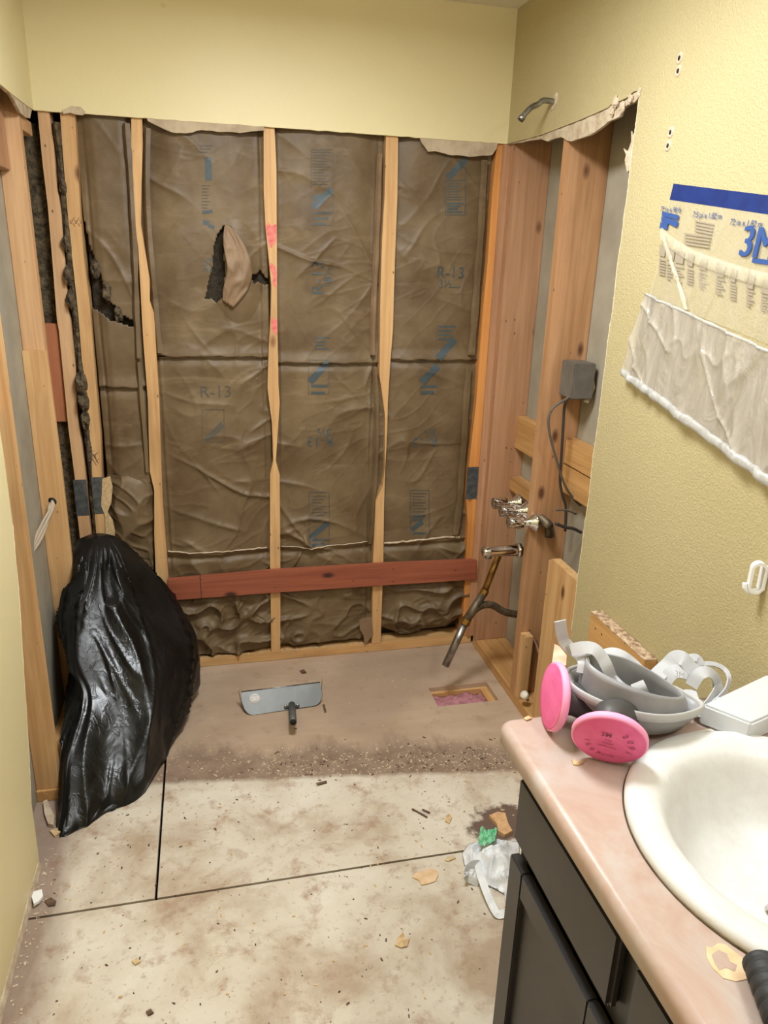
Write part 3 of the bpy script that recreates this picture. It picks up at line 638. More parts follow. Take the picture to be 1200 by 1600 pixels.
t = T['3u']; mk(t, 3, frame(696, 727, 282, 336), 'blue_ink'); mk(t, 3, lines(699, 722, 287, 312, 7, 1.2)); mk(t, 3, lines(698, 724, 318, 331, 4, 2.6), 'blue_ink'); mk(t, 3, [(700, 278, 728, 248, 10)]); mk(t, 3, [(697, 240, 697, 282, 1), (729, 240, 727, 282, 1)], 'ink_grey')
mtext(t, 3, 'R-13', 704, 427, .058, 0); mtext(t, 3, '3½', 696, 444, .042, 0); mk(t, 3, [(704, 449, 719, 449, 1.3)])
mk(t, 3, lines(685, 712, 510, 530, 4, 2.8)); mk(t, 3, [(684, 560, 710, 530, 11)]); mk(t, 3, [(683, 508, 681, 560, 1)], 'ink_grey')
t = T['3l']; mk(t, 3, [(659, 597, 684, 572, 11)]); mk(t, 3, lines(658, 682, 604, 613, 2, 4)); mk(t, 3, frame(657, 684, 568, 616), 'ink_grey')
mtext(t, 3, 'R-13', 664, 690, .055, math.pi); mtext(t, 3, '3½', 672, 676, .042, math.pi); mk(t, 3, frame(641, 670, 766, 834), 'blue_ink'); mk(t, 3, lines(644, 667, 771, 804, 8, 1.8), 'ink_grey'); mk(t, 3, lines(644, 664, 806, 812, 2, 4)); mk(t, 3, [(643, 828, 660, 815, 7), (645, 833, 666, 833, 3)])
t = T['1u']; mk(t, 1, lines(313, 332, 228, 238, 3, 1.5), 'ink_grey'); mk(t, 1, [(325, 246, 326, 282, 10)], 'blue_ink'); mk(t, 1, lines(315, 328, 290, 325, 8, 1.5), 'ink_grey'); mk(t, 1, [(316, 332, 332, 330, 5), (317, 347, 327, 349, 7), (326, 352, 335, 356, 5)])
mtext(t, 1, '3½', 325, 414, .04, math.pi/2)
t = T['1l']; mtext(t, 1, 'R-13', 337, 613, .06, 0, 'ink_grey'); mk(t, 1, [(322, 688, 348, 662, 9)], 'ink_grey'); mk(t, 1, frame(316, 350, 640, 690), 'ink_grey')

# ================================================================== PLUMBING AND ELECTRICAL
YS = -.37
sh = thing('shower_arm', at(866, 158, 0, W), 'short bent metal shower arm sticking out of the yellow wall', 'pipe')
base = at(866, 159, 0, W); path = [base+Vector((.03, 0, 0)), base, base+Vector((-.035, 0, .001)), at(841, 163, 1, base.y), at(830, 168, 1, base.y), at(821, 177, 1, base.y), at(813, 187, 1, base.y)]
link('pipe', MB().tube(smooth_path(path, 5), .0085, 14), 'chrome_dull', sh)
e1, e0 = path[-1], path[-2]; dd = (e1-e0).normalized(); link('threaded_end', MB().lathe(e1-dd*.012, dd, [(.0095, 0), (.0105, .002), (.0105, .013), (.007, .0135), (.006, .004)], 16), 'chrome_dull', sh)
link('wall_hole_rim', MB().lathe(base+Vector((.0005, 0, 0)), (-1, 0, 0), [(.019, 0), (.018, .003), (.011, .003)], 18, sq=1.5), 'gypsum', sh)
# three handle valve
XV = W+.03
vy = [-.47, -.395, -.32]; hz = [.735, .752, .758]
val = thing('bath_valve', (XV, -.395, .70), 'chrome three-handle bath valve on its brass body behind the pale stud', 'tap')
link('valve_body', MB().tube([(XV+.02, -.53, .742), (XV+.02, -.26, .752)], .015, 12).tube([(XV+.02, -.395, .75), (XV+.02, -.395, .62), (XV-.01, -.395, .592)], .010, 10), 'bronze', val)
link('valve_elbow', MB().tube(smooth_path([(XV-.03, -.47, .738), (XV+.02, -.472, .738), (XV+.045, -.475, .725), (XV+.05, -.478, .68)], 4), [.011]*4+[.014]*5+[.016]*4, 14), 'bronze', val)
for y, z in zip(vy, hz):
    h = link('handle', MB().lathe((XV-.050, y, z), (-1, .0, .06), [(.012, 0), (.019, .006), (.0225, .018), (.0215, .040), (.0185, .055), (.013, .058)], 20).rings([[Vector((XV-.056-k*.05, y+math.cos(a)*(.0235-.002*k)*(1 if i % 2 else .90), z+.06*k*.05+math.sin(a)*(.0235-.002*k)*(1 if i % 2 else .90))) for i, a in enumerate([2*math.pi*i/16 for i in range(16)])] for k in (0, 1)], smooth=False), 'chrome', val)
    link('flange', MB().lathe((XV-.006, y, z), (-1, 0, 0), [(.006, .0), (.034, .0), (.033, .004), (.022, .014), (.014, .024), (.012, .046)], 26), 'chrome', val)
    link('stem', MB().tube([(XV+.015, y, z-.002), (XV-.05, y, z)], .0075, 10), 'bronze', val)
link('mounting_plate', MB().box((XV-.004, -.452, .70), (XV-.001, -.418, .80)), 'steel', val)
sp = thing('bath_spout', (XV-.02, -.385, .57), 'chrome bath spout pointing into the alcove under the three handles', 'tap')
def spout():
    m = MB(); rs = []; yc = -.385; zc = .597
    for i in range(15):
        t = i/14; x = XV-.022-.135*t; rw = .024-.003*t; top = .022-.004*t; bot = .021-.002*t if t < .55 else .019
        if t > .9: rw *= .9; top *= .8; bot *= .9
        rs.append([Vector((x, yc+rw*math.cos(a), zc+.004*t+(top if math.sin(a) > 0 else bot)*math.sin(a))) for a in [2*math.pi*k/20 for k in range(20)]])
    return m.rings(rs)
link('spout_body', spout(), 'chrome', sp)
link('spout_collar', MB().lathe((XV-.010, -.385, .597), (-1, 0, 0), [(.010, 0), (.0265, .001), (.0265, .014), (.022, .016)], 24), 'chrome', sp)
link('supply_nipple', MB().tube([(XV+.005, -.385, .597), (XV-.012, -.385, .597)], .0085, 10), 'copper', sp)
link('spout_outlet', MB().lathe((XV-.135, -.385, .585), (0, 0, -1), [(.012, 0), (.013, .011), (.010, .012)], 16), 'chrome_dull', sp)
# slanting waste pipe
wp = thing('waste_pipe', (1.40, -.33, .1), 'slanting brass and chrome waste pipe with a side branch, hanging over the floor', 'pipe')
p0 = at(779, 868, 1, -.330); p1 = at(757, 924, 1, -.335); p2 = at(738, 955, 1, -.345); p3 = at(727, 972, 1, -.35); p4 = at(696, 1040, 1, -.37)
d = (p4-p0).normalized()
link('brass_tube', MB().tube([p0, p1], .0125, 16), 'brass', wp)
link('coupling_nut', MB().tube([p1-d*.008, p1+d*.012], .017, 8, False), 'brass', wp)
link('tee_body', MB().tube([p1+d*.006, p2, p3-d*.008], [.0155, .016, .0165], 16).tube(smooth_path([p2+d*.004, at(750, 947, 1, -.34), at(768, 945, 1, -.33), at(788, 956, 1, -.32), Vector((X0+.06, -.315, at(788, 956, 1, -.32).z-.02))], 4), .0145, 14), 'bronze', wp)
link('coupling_nut', MB().tube([p3-d*.014, p3+d*.008], .0205, 8, False), 'brass', wp)
link('tail_tube', MB().tube([p3, p4], .0145, 20), 'chrome_dull', wp)
link('tube_mouth', MB().lathe(p4-d*.002, d, [(.0125, 0), (.0125, .0026)], 16), 'dark', wp)
pp = MB().tube(smooth_path([(X0+.065, -.30, .30), (X0+.065, -.44, .265), (X0+.06, -.62, .17)], 5), .009, 10)
tag(link('supply_pipe', pp, 'copper'), 'dull supply pipes low in the right wall cavity behind the waste pipe', 'pipe')
cap = thing('pipe_stub', (W-.015, -.53, 0), 'short pipe stub with a white plastic cap by the counter corner', 'pipe')
qc = at(819, 1086, 1, -.55); link('stub', MB().tube([qc+Vector((.022, .01, -.03)), qc], .006, 10), 'chrome_dull', cap)
link('white_cap', MB().lathe(qc+Vector((.008, .002, -.008)), (-.6, -.2, .7), [(.009, -.004), (.015, 0), (.016, .016), (.011, .021)], 16), 'pvc', cap)
# electrical box and cables
eb = thing('electrical_box', (1.635, -.53, 1.18), 'grey metal electrical box hung in the right cavity beside the pale stud', 'box')
a_ = at(899, 568, 1, -.56); b_ = at(925, 624, 1, -.56)
link('box_body', MB().box((a_.x, -.56, b_.z), (b_.x, -.468, a_.z)), 'box', eb, bevel=.003)
link('box_cover', MB().box((a_.x+.002, -.5625, b_.z+.003), (b_.x-.002, -.5605, a_.z-.003)), 'box', eb)
link('torn_edge', MB().prism([at(u, v, 1, -.555) for u, v in ((926, 572), (932, 576), (928, 590), (930, 606), (925, 618), (919, 630), (912, 628), (926, 612))], (0, .004, 0)), 'gypsum', eb)
P = lambda L, y: smooth_path([at(u, v, 1, y) for u, v in L], 5)
tag(link('power_cable', MB().tube(P([(889, 620), (884, 624), (872, 631), (862, 640), (857, 655), (858, 672), (861, 688), (870, 720), (882, 757), (897, 780), (907, 790)], -.555), .0042, 8), 'cable'), 'grey cable looping out left below the electrical box', 'cable')
tag(link('power_cable', MB().tube(P([(886, 622), (882, 635), (880, 665), (877, 715), (875, 750), (879, 775), (884, 792), (883, 830)], -.54), .0048, 8), 'cable_dark'), 'darker cable dropping straight down from the electrical box', 'cable')
tag(link('power_cable', MB().tube(P([(868, 797), (884, 797), (900, 803)], -.60), .0035, 8), 'cable'), 'thin grey cable crossing low behind the yellow wall edge', 'cable')
tag(link('power_cable', MB().tube(P([(868, 818), (884, 824), (896, 826), (908, 832)], -.60), .0055, 8), 'cable_dark'), 'thick dark cable crossing below the thin grey one', 'cable')

# ================================================================== RIGHT WALL ITEMS
def wq(y, z, off=0): return Vector((W-off, y, z))
mf = thing('masking_film', (W-.01, -1.3, 1.2), 'blue-taped clear plastic masking film stuck to the yellow wall', 'plastic sheet')
YE = -1.95
t0 = at(1053, 287, 0, W); t1 = at(1200, 305, 0, W); b0 = at(1047, 312, 0, W); b1 = at(1200, 335, 0, W)
def ext(a, b, y): t = (y-a.y)/(b.y-a.y); return a.lerp(b, t)
tp = [t0, ext(t0, t1, YE), ext(b0, b1, YE), b0]
link('blue_tape', MB().prism([p+Vector((-.0012, 0, 0)) for p in tp], (.0009, 0, 0)), 'tape', mf)
def px_wall(u, v): return at(u, v, 0, W)
# clear film: from tape down to the milky fold
TLm = [(1047, 312), (1040, 345), (1034, 385), (1028, 420), (1016, 462)]
def fwave(y, z): return .0018*sst((1.72-z)/.06)*(1+N3(y*9, z*7, 2))+.002*max(0, ridged(y*3+z*2, z*5+y*3, 5))**4*sst((1.70-z)/.08)
def clear(u, v):
    vv = v*4; i = min(3, int(vv)); f = vv-i; L = px_wall(TLm[i][0]+(TLm[i+1][0]-TLm[i][0])*f, TLm[i][1]+(TLm[i+1][1]-TLm[i][1])*f)
    tr = ext(b0, b1, YE); m0 = px_wall(1016, 462); m1 = px_wall(1200, 537); br = ext(m0, m1, YE)
    R = tr.lerp(br, v); y = L.y+(R.y-L.y)*u; z = L.z+(R.z-L.z)*u
    return (W-.0015-fwave(y, z), y, z)
link('clear_film', MB().sheet(110, 60, clear), 'film_clear', mf, recalc=False)
m0 = px_wall(1013, 459); m1 = px_wall(1200, 545); l0 = px_wall(983, 580); l1 = px_wall(1200, 738)
def milky(u, v):
    a = ext(m0, m1, m0.y+(YE-m0.y)*u); b = ext(l0, l1, l0.y+(YE-l0.y)*u); p = a.lerp(b, v)
    off = .008+.014*v+.010*max(0, ridged(p.y*5+1.5*p.z, p.z*1.8, 3))**8+.006*max(0, ridged(p.y*7-4*p.z, p.z*4, 8))**9+.005*max(0, ridged(p.y*12+2*p.z, p.z*5, 18))**7+.004*N3(p.y*4, p.z*4, 1)
    return (W-off, p.y+.004*N3(0, p.z*20, 2)*(1-u), p.z)
link('milky_fold', MB().sheet(220, 80, milky), 'film_milky', mf, recalc=False)
rs = []
for i in range(130):
    u = i/129; p = Vector(milky(u, 1)); r = .0085+.003*N3(u*40, 1, 1)
    if i == 0: r = .004
    rs.append([p+Vector((math.cos(a)*r*.9, 0, math.sin(a)*r*(1.3))) for a in [2*math.pi*k/10 for k in range(10)]])
link('rolled_edge', MB().rings(rs), 'film_roll', mf)
rs = []
for i in range(120):
    u = i/119; p = Vector(milky(u, 0)); r = .004+.0015*N3(u*30, 4, 1); rs.append([p+Vector((math.cos(a)*r*.6, 0, math.sin(a)*r)) for a in [2*math.pi*k/8 for k in range(8)]])
link('top_fold', MB().rings(rs), 'film_roll', mf)
rs = []
foldp = [(1036, 365), (1060, 385), (1090, 402), (1130, 417), (1170, 430), (1200, 438)]
pp_ = [px_wall(*q) for q in foldp]; pp_.append(ext(pp_[-2], pp_[-1], YE))
for p in smooth_path(pp_, 8): rs.append([p+Vector((-.006+math.cos(a)*.005, 0, math.sin(a)*.014)) for a in [2*math.pi*k/8 for k in range(8)]])
link('hanging_fold', MB().rings(rs), 'film_fold', mf)
rs = []
for i, p in enumerate(smooth_path([px_wall(*q) for q in ((1040, 368), (1050, 400), (1060, 430), (1070, 460), (1076, 484))], 6)): rs.append([p+Vector((-.007+math.cos(a)*.004, math.sin(a)*(.007+.0035*(i % 7)/7), 0)) for a in [2*math.pi*k/8 for k in range(8)]])
link('hanging_fold', MB().rings(rs), 'film_fold', mf)
# printing on the film
def wdir(u, v, du, dv): return (px_wall(u+du, v+dv)-px_wall(u, v)).normalized()
def film_text(body, u, v, size, mat, bold=0, off=.0042):
    ex = Vector((0, -1, -.085)).normalized(); ey = Vector((0, -.085, 1)).normalized(); q = px_wall(u, v)+Vector((-off, 0, 0)); m = MB(); text_on(m, body, size, q, ex, ey, (-1, 0, 0), bold); return link('film_print', m, mat, mf, recalc=False)
for du_, of_ in ((0, .0050), (-1.8, .0053), (1.8, .0056), (-.9, .0059), (.9, .0062)): film_text('3M', 1188+du_, 382, .082, 'print_blue', 0, of_); 
q = px_wall(1192, 408)+Vector((-.0042, 0, 0)); link('film_print', MB().add([q+Vector((0, .026, .006)), q+Vector((0, -.06, -.001)), q+Vector((0, -.06, -.010)), q+Vector((0, .026, -.003))], [(0, 1, 2, 3)]), 'print_blue', mf)
for u, v, tx in ((1050, 328, '72 in x 90 ft'), (1107, 337, '7.5 pi x 1.82 m'), (1168, 349, '72 in x 1.82 m')): film_text(tx, u, v, .017, 'print_blue', .01)
def fbars(L, mat='print_grey', off=.0042):
    m = MB()
    for (u0, v0, u1, v1, w) in L:
        off += .00025
        a, b = px_wall(u0, v0), px_wall(u1, v1); o_ = Vector((-off, 0, 0)); m.add([a+o_+Vector((0, 0, w/2)), b+o_+Vector((0, 0, w/2)), b+o_-Vector((0, 0, w/2)), a+o_-Vector((0, 0, w/2))], [(0, 1, 2, 3)])
    return link('film_print', m, mat, mf, recalc=False)
fbars([(1088-(k > 3)*16, 345+k*5, 1118-k, 351+k*5, .0035) for k in range(8)], 'print_grey')
fbars([(1037, 334, 1063, 340, .010), (1036, 342, 1062, 350, .012), (1034, 352, 1046, 354, .014), (1052, 348, 1060, 352, .010)], 'print_blue')
for k, (u, v) in enumerate([(1033, 385), (1045, 392), (1058, 396), (1077, 400), (1096, 406), (1122, 416), (1144, 424), (1170, 434), (1193, 442)]):
    w_ = 9+(k % 3)*2; fbars([(u, v+5, u+w_, v+7.5, .026)], 'print_grey'); fbars([(u-1, v+20+j*4.4, u+w_-((j*k) % 3)*3, v+22.5+j*4.4, .0035) for j in range(6)], 'print_grey')
# white hook
hk = thing('wall_hook', (W-.01, -1.55, .95), 'white plastic loop hook on the yellow wall above the tray', 'hook')
hc = at(1186, 902, 0, W-.012); m = MB()
for k in range(28):
    pass
def oval(a, ry, rz, yy=0): return Vector((0, ry*math.cos(a), (rz-ry)*(1 if math.sin(a) >= 0 else -1)+ry*math.sin(a)))
rr = []
for k in range(41):
    a = 2*math.pi*k/40; o1 = oval(a, .0150, .034); i1 = oval(a, .0100, .028)
    mp = lambda q, e: hc+Vector((-.0045, 0, 0))+Vector((-.93, .36, 0))*q.y+Vector((0, 0, q.z))+Vector((-.36, -.93, 0))*e; rr.append([mp(o1, -.007), mp(o1, .007), mp(i1, .007), mp(i1, -.007)])
rr.append(list(rr[0])); m.rings(rr, cap=False, smooth=False); link('loop', m, 'white_plastic', hk)
link('hook_lip', MB().tube(smooth_path([hc+Vector((-.004, -.002, -.031)), hc+Vector((-.014, .004, -.032)), hc+Vector((-.022, .007, -.025)), hc+Vector((-.023, .008, -.014))], 5), .005, 10), 'white_plastic', hk)
link('backplate', MB().box(hc+Vector((.0112, -.010, -.026)), hc+Vector((.0068, .010, .026))), 'white_plastic', hk)

# ================================================================== FLOOR THINGS
# bin bag
BR = [(0.0, [(.36, -.12), (.20, -.03), (.03, -.04), (-.006, -.25), (-.008, -.5), (-.014, -.74), (.018, -.862), (.13, -.79), (.215, -.735), (.30, -.54), (.35, -.30)]),
      (.05, [(.37, -.12), (.20, -.02), (.03, -.03), (-.008, -.25), (-.008, -.5), (-.010, -.70), (.03, -.80), (.13, -.76), (.22, -.70), (.31, -.52), (.375, -.32)]),
      (.14, [(.37, -.12), (.20, -.02), (.03, -.03), (-.02, -.22), (-.02, -.42), (-.008, -.60), (.04, -.69), (.13, -.66), (.23, -.60), (.32, -.47), (.385, -.30)]),
      (.24, [(.38, -.10), (.20, -.02), (.02, -.02), (-.01, -.18), (.01, -.34), (.035, -.46), (.07, -.52), (.13, -.54), (.23, -.49), (.33, -.39), (.385, -.24)]),
      (.34, [(.34, -.08), (.18, -.02), (.01, -.02), (-.06, -.14), (-.06, -.24), (-.01, -.35), (.03, -.43), (.12, -.43), (.21, -.39), (.29, -.30), (.335, -.18)]),
      (.44, [(.28, -.06), (.16, -.02), (.01, -.02), (-.06, -.10), (-.065, -.19), (-.04, -.28), (.02, -.33), (.09, -.33), (.17, -.30), (.23, -.23), (.27, -.13)]),
      (.54, [(.19, -.05), (.12, -.02), (.02, -.02), (-.035, -.07), (-.035, -.13), (-.01, -.20), (.03, -.235), (.08, -.235), (.13, -.21), (.17, -.16), (.195, -.10)]),
      (.60, [(.14, -.05), (.10, -.03), (.04, -.03), (.0, -.06), (.0, -.10), (.01, -.15), (.04, -.17), (.07, -.17), (.11, -.155), (.13, -.12), (.145, -.09)]),
      (.625, [(.10, -.07), (.08, -.06), (.06, -.06), (.045, -.07), (.045, -.09), (.05, -.11), (.06, -.12), (.07, -.12), (.08, -.115), (.09, -.10), (.10, -.09)])]
def cr(a, b, c, d, t): return .5*((2*b)+(c-a)*t+(2*a-5*b+4*c-d)*t*t+(3*b-a-3*c+d)*t**3)
def bag():
    m = MB(); nA, nZ = 200, 130; rs = []; K = 11
    def ringpt(ri, a):
        p = BR[ri][1]; i = int(a); f = a-i
        return [cr(p[(i-1) % K][j], p[i % K][j], p[(i+1) % K][j], p[(i+2) % K][j], f) for j in (0, 1)]
    for iz in range(nZ+1):
        s_ = iz/nZ*(len(BR)-1); i = min(len(BR)-2, int(s_)); f = s_-i; r = []
        ids = [max(i-1, 0), i, i+1, min(i+2, len(BR)-1)]; z = cr(*[BR[q][0] for q in ids], f); cen = Vector((.13, -.25-.22*(1-z/.6)))
        for k in range(nA):
            a = K*k/nA; pts = [ringpt(q, a) for q in ids]; x = cr(*[p[0] for p in pts], f); y = cr(*[p[1] for p in pts], f)
            d_ = Vector((x, y))-cen.xy if False else Vector((x-cen.x, y-cen.y)); L = d_.length or 1; d_ /= L
            al = a+1.2*N3(z*5, a*.4, 3); lowf = sst(z/.06)
            al = a+.5*N3(z*3, a*.4, 3)
            dis = .034*max(0, ridged(al*.75+z*.8, z*1.3, 1))**2+.022*max(0, ridged(al*1.05-z*2.2, z*1.6, 5))**7+.010*max(0, ridged(al*2.1+z*3.5, z*3-al*.3, 8))**8*sst(N3(al*.8, z*5, 40)*2+.6)-.022+.012*N3(al*.7, z*3, 11)
            top = sst((.625-z)/.10); dis *= top*(.35+.65*lowf)*.9
            x += d_.x*dis; y += d_.y*dis; zz = z+.008*N3(x*6, y*6, z*5)*top*lowf
            if y > -.015: y = -.015
            lim = -.010 if (y < -.60) or (-.23 < y) else -.07
            if y > -.24: lim = .001
            if z < .05: lim = max(lim, -.011)
            x = max(x, lim); r.append(Vector((x, y, max(0.001, zz))))
        rs.append(r)
    return m.rings(rs)
bg = tag(link('rubbish_bag', bag(), 'bag'), 'big black glossy plastic rubbish bag slumped in the left corner', 'bag')
# tub shard of bag hem
hem = MB().sheet(30, 8, lambda u, v: (.012+.20*u+.01*v, -.868+.125*u+.012*N3(u*6, 1, 1)-.0*v+.05*v, .004+.035*v+.004*N3(u*14, v*3, 2)), (0, 0, .001)); link('hem_flap', hem, 'bag', bg)

# dust pan
dp = thing('dustpan', (.70, -.34, 0), 'grey steel dustpan lying upside down in the middle of the bare floor', 'dustpan')
zt, zb_ = .062, .006
TL, TR = at(377, 1081, 2, zt), at(500, 1066, 2, zt); BL, BRp = at(386, 1114, 2, zb_), at(499, 1103, 2, zb_)
ex = (TR-TL).normalized(); wdt = (TR-TL).length; dn = ((BL+BRp)/2-(TL+TR)/2); dn = dn-ex*dn.dot(ex); nn = ex.cross(dn.normalized()); 
if nn.z < 0: nn = -nn
def pf(s_, t_): return TL+ex*s_*wdt+dn*t_
out = [(0, 0), (1, 0), (1.0, .45), (.985, .72), (.95, .90), (.90, 1.0), (.10, 1.06), (.05, .95), (.02, .78), (0, .5)]
m = MB().prism([pf(*q) for q in out], -nn*.0015); link('pan_plate', m, 'pan', dp)
rs = []
sk = [(-.035, -.09), (-.02, .15), (0, .5), (.02, .78), (.05, .95), (.10, 1.06), (.5, 1.03), (.90, 1.0), (.95, .90), (.985, .72), (1.0, .45), (1.02, .15), (1.03, -.14)]
for i, q in enumerate(sk):
    e = pf(*q); drop = .026 if 0 < i < 12 else .006; fl_ = Vector((0, 0, 0)); p = e+(nn*.004 if i in (0, 12) else Vector()); lo = p-nn*drop; lo.z = max(lo.z, .0012)
    rs.append([p, lo, lo+dn.normalized()*.001+ex*.001, p+dn.normalized()*.001+ex*.001])
link('side_wall', MB().rings(rs, smooth=False), 'pan', dp)
link('lip', MB().tube([pf(0, 0), pf(1, 0)], .0022, 8), 'chrome_dull', dp)
hs = pf(.60, .88)+nn*.012; he = at(458, 1128, 2, .062)
link('handle_socket', MB().tube([hs, he], .0128, 18), 'pan', dp)
hd_ = (he-hs).normalized(); link('socket_mouth', MB().lathe(he-hd_*.001, hd_, [(.0108, 0), (.0108, .0016)], 16), 'dark', dp)
link('socket_bracket', MB().box(hs-Vector((.028, .004, .010)), hs+Vector((.028, .004, -.004))), 'pan', dp)
for sx in (-.022, .022): link('rivet', MB().lathe(hs+ex*sx-nn*.006, nn, [(.0045, 0), (.0035, .003), (.001, .004)], 10), 'chrome', dp)
lc = pf(.155, .36)+nn*.0006; link('round_label', MB().lathe(lc, nn, [(.0195, -.0004), (.0195, .0004)], 28, ex=ex, sq=.95), 'label', dp)
for k, dz in enumerate((-.10, .0, .12)): a = lc+dn*dz*1.0-ex*.009+nn*.0007; link('label_print', MB().box(a, a+ex*.018+Vector((0, .003, .0004))), 'label_grey', dp)

# white plastic bag / rag
rg = thing('white_rag', at(770, 1360, 2, 0), 'crumpled thin white plastic bag with handles beside the cabinet', 'bag')
RPX = [(722, 1330), (731, 1316), (748, 1311), (765, 1309), (790, 1310), (812, 1311), (812, 1345), (806, 1378), (800, 1400), (786, 1392), (770, 1383), (748, 1376), (732, 1366), (725, 1345)]
RW = [at(u, v, 2, .012) for u, v in RPX]; RC = Vector((sum(p.x for p in RW)/len(RW), sum(p.y for p in RW)/len(RW), 0)); m = MB(); rs = []
nR = 84
for j in range(22):
    f = j/21; r = []
    for k in range(nR):
        a = k/nR*len(RW); i = int(a); p = RW[i].lerp(RW[(i+1) % len(RW)], a-i); q = RC.lerp(p, 1-f*.97)
        z = .004+.045*sst(f*1.5)*(.5+.7*N3(q.x*11, q.y*11, 1))+.020*max(0, ridged(q.x*22, q.y*22, 4))**2*sst(f*4)+.008*N3(q.x*60, q.y*60, 4)*sst(f*6)
        r.append(Vector((q.x, q.y, max(.0015, z))))
    rs.append(r)
m.rings(rs, smooth=True); link('crumpled_body', m, 'rag', rg, recalc=False)
def rpath(L): return smooth_path([at(u, v, 2, z) for u, v, z in L], 6)
link('bag_handle', MB().ribbon(rpath([(746, 1345, .035), (750, 1365, .035), (758, 1388, .03), (766, 1408, .02), (774, 1424, .012), (780, 1429, .008), (792, 1425, .01), (797, 1415, .015), (795, 1402, .02), (792, 1390, .03)]), (1, .3, .2), .020, .0012), 'rag', rg)
link('bag_handle', MB().ribbon(rpath([(748, 1350, .03), (735, 1352, .045), (728, 1362, .04), (732, 1372, .02), (748, 1380, .01)]), (0, .3, 1), .022, .0012), 'rag', rg)
gp = MB(); gc = at(760, 1318, 2, .03)
gp.sheet(16, 12, lambda u, v: (lambda q: (q.x, q.y, .046+.020*N3(u*4, v*4, 3)+.010*max(0, ridged(u*7, v*6, 2))))(at(750+26*u-4*v, 1304+22*v+3*math.sin(3*u), 2, .03)), (0, 0, .001)); link('green_print', gp, 'green', rg)

# floor debris: larger countable pieces
def shard(name, px, th, mat, label, z=.0008, cat='debris', tilt=0, grp=None):
    pts = [at(u, v, 2, z) for u, v in px]
    if tilt: pts = [p+Vector((0, 0, tilt*i/len(pts))) for i, p in enumerate(pts)]
    return tag(link(name, MB().prism(pts, (0, 0, th)), mat), label, cat, grp)
shard('wood_offcut', [(764, 1279), (777, 1273), (789, 1275), (793, 1290), (800, 1303), (788, 1309), (778, 1303), (776, 1292)], .012, 'wood_pale', 'pale wood offcut lying above the white plastic bag', z=.0008)
shard('drywall_shard', [(48, 1398), (66, 1394), (68, 1405), (62, 1414), (54, 1420)], .008, 'white_plastic', 'white four-sided shard by the left wall', tilt=.01)
shard('wood_chip', [(70, 1409), (80, 1404), (88, 1409), (86, 1416), (76, 1417)], .004, 'chip_dark', 'brown chip beside the white shard at left')
shard('wood_chip', [(697, 1276), (702, 1273), (706, 1279), (702, 1288), (695, 1284)], .004, 'chip', 'tan angular chip above the white plastic bag')
shard('splinter', [(643, 1265), (645, 1264), (668, 1277), (667, 1279)], .003, 'chip_dark', 'longer thin splinter on the white floor')
shard('splinter', [(659, 1266), (661, 1265), (672, 1270), (671, 1272)], .003, 'chip_dark', 'shorter thin splinter beside the longer one')
shard('wood_chip', [(494, 1225), (510, 1221), (511, 1224), (497, 1228)], .004, 'chip_dark', 'dark grey sliver at the edge of the dirty band')
shard('dried_putty', [(644, 1372), (650, 1365), (662, 1362), (670, 1358), (682, 1360), (685, 1368), (680, 1378), (668, 1382), (658, 1384), (654, 1376)], .003, 'stain', 'flat tan putty blob left of the white plastic bag')
shard('wood_chip', [(206, 1503), (214, 1499), (220, 1504), (212, 1509)], .004, 'chip', 'tan chip alone on the near left floor')
shard('wood_chip', [(228, 1582), (236, 1578), (240, 1584), (232, 1588)], .004, 'chip_dark', 'small dark chip at the bottom of the photo')
shard('wood_chip', [(617, 1478), (622, 1466), (630, 1458), (634, 1470), (640, 1468), (636, 1480), (626, 1482)], .004, 'chip', 'curled tan chip on the near floor right of centre')
shard('wood_chip', [(695, 1345), (708, 1339), (712, 1342), (700, 1347)], .003, 'chip', 'pale chip just below the floor seam, near the white bag')
shard('splinter', [(504, 1102), (507, 1101), (510, 1113), (507, 1114)], .003, 'chip_dark', 'dark sliver right of the dustpan')
shard('wood_chip', [(468, 1049), (475, 1047), (479, 1052), (472, 1053)], .004, 'chip_dark', 'dark chip behind the dustpan')
shard('drywall_shard', [(68, 1257), (74, 1254), (80, 1268), (86, 1280), (84, 1294), (76, 1292), (70, 1275)], .012, 'gypsum', 'crumbled plaster piece between the left wall and the bag corner')
shard('wood_chip', [(78, 1300), (90, 1296), (96, 1302), (86, 1309)], .006, 'chip', 'tan chip by the front corner of the black bag')
tag(link('paper_scrap', MB().prism([at(u, v, 1, .004) for u, v in ((562, 970), (568, 966), (581, 964), (583, 992), (577, 1000), (570, 1008), (569, 994), (563, 984))], (-.002, .0015, 0)), 'facing_back'), 'kraft paper scrap standing at the plate under the middle bay', 'paper')
def crumbs(name, n_, region, mat, label, smin, smax, z=.0005):
    m = MB()
    for _ in range(n_):
        x, y = region(); r = random.uniform(smin, smax); a = random.random()*6.3; l = r*random.uniform(1, 2.6); h = r*random.uniform(.3, .8)
        ca, sa = math.cos(a), math.sin(a); c = [Vector((x+ca*i*l-sa*j*r, y+sa*i*l+ca*j*r, z)) for i, j in ((-1, -.7), (.9, -1), (1, .8), (-.6, 1))]
        m.prism(c, (ca*r*.3, sa*r*.3, h))
    o = tag(link(name, m, mat, recalc=True), label, 'debris', kind='stuff'); return o
def reg_band():
    while 1:
        x = random.uniform(.35, 1.5); y = -.64-.14*x+abs(random.gauss(.03, .06)); y += random.uniform(-.03, .05)
        if x > .6 or random.random() < .3: return x, y
crumbs('sawdust', 420, reg_band, 'edge_white', 'pale sawdust crumbs scattered along the dirty floor band', .0007, .0020)
crumbs('sawdust', 100, reg_band, 'chip_dark', 'dark crumbs scattered along the dirty floor band', .0012, .0030)
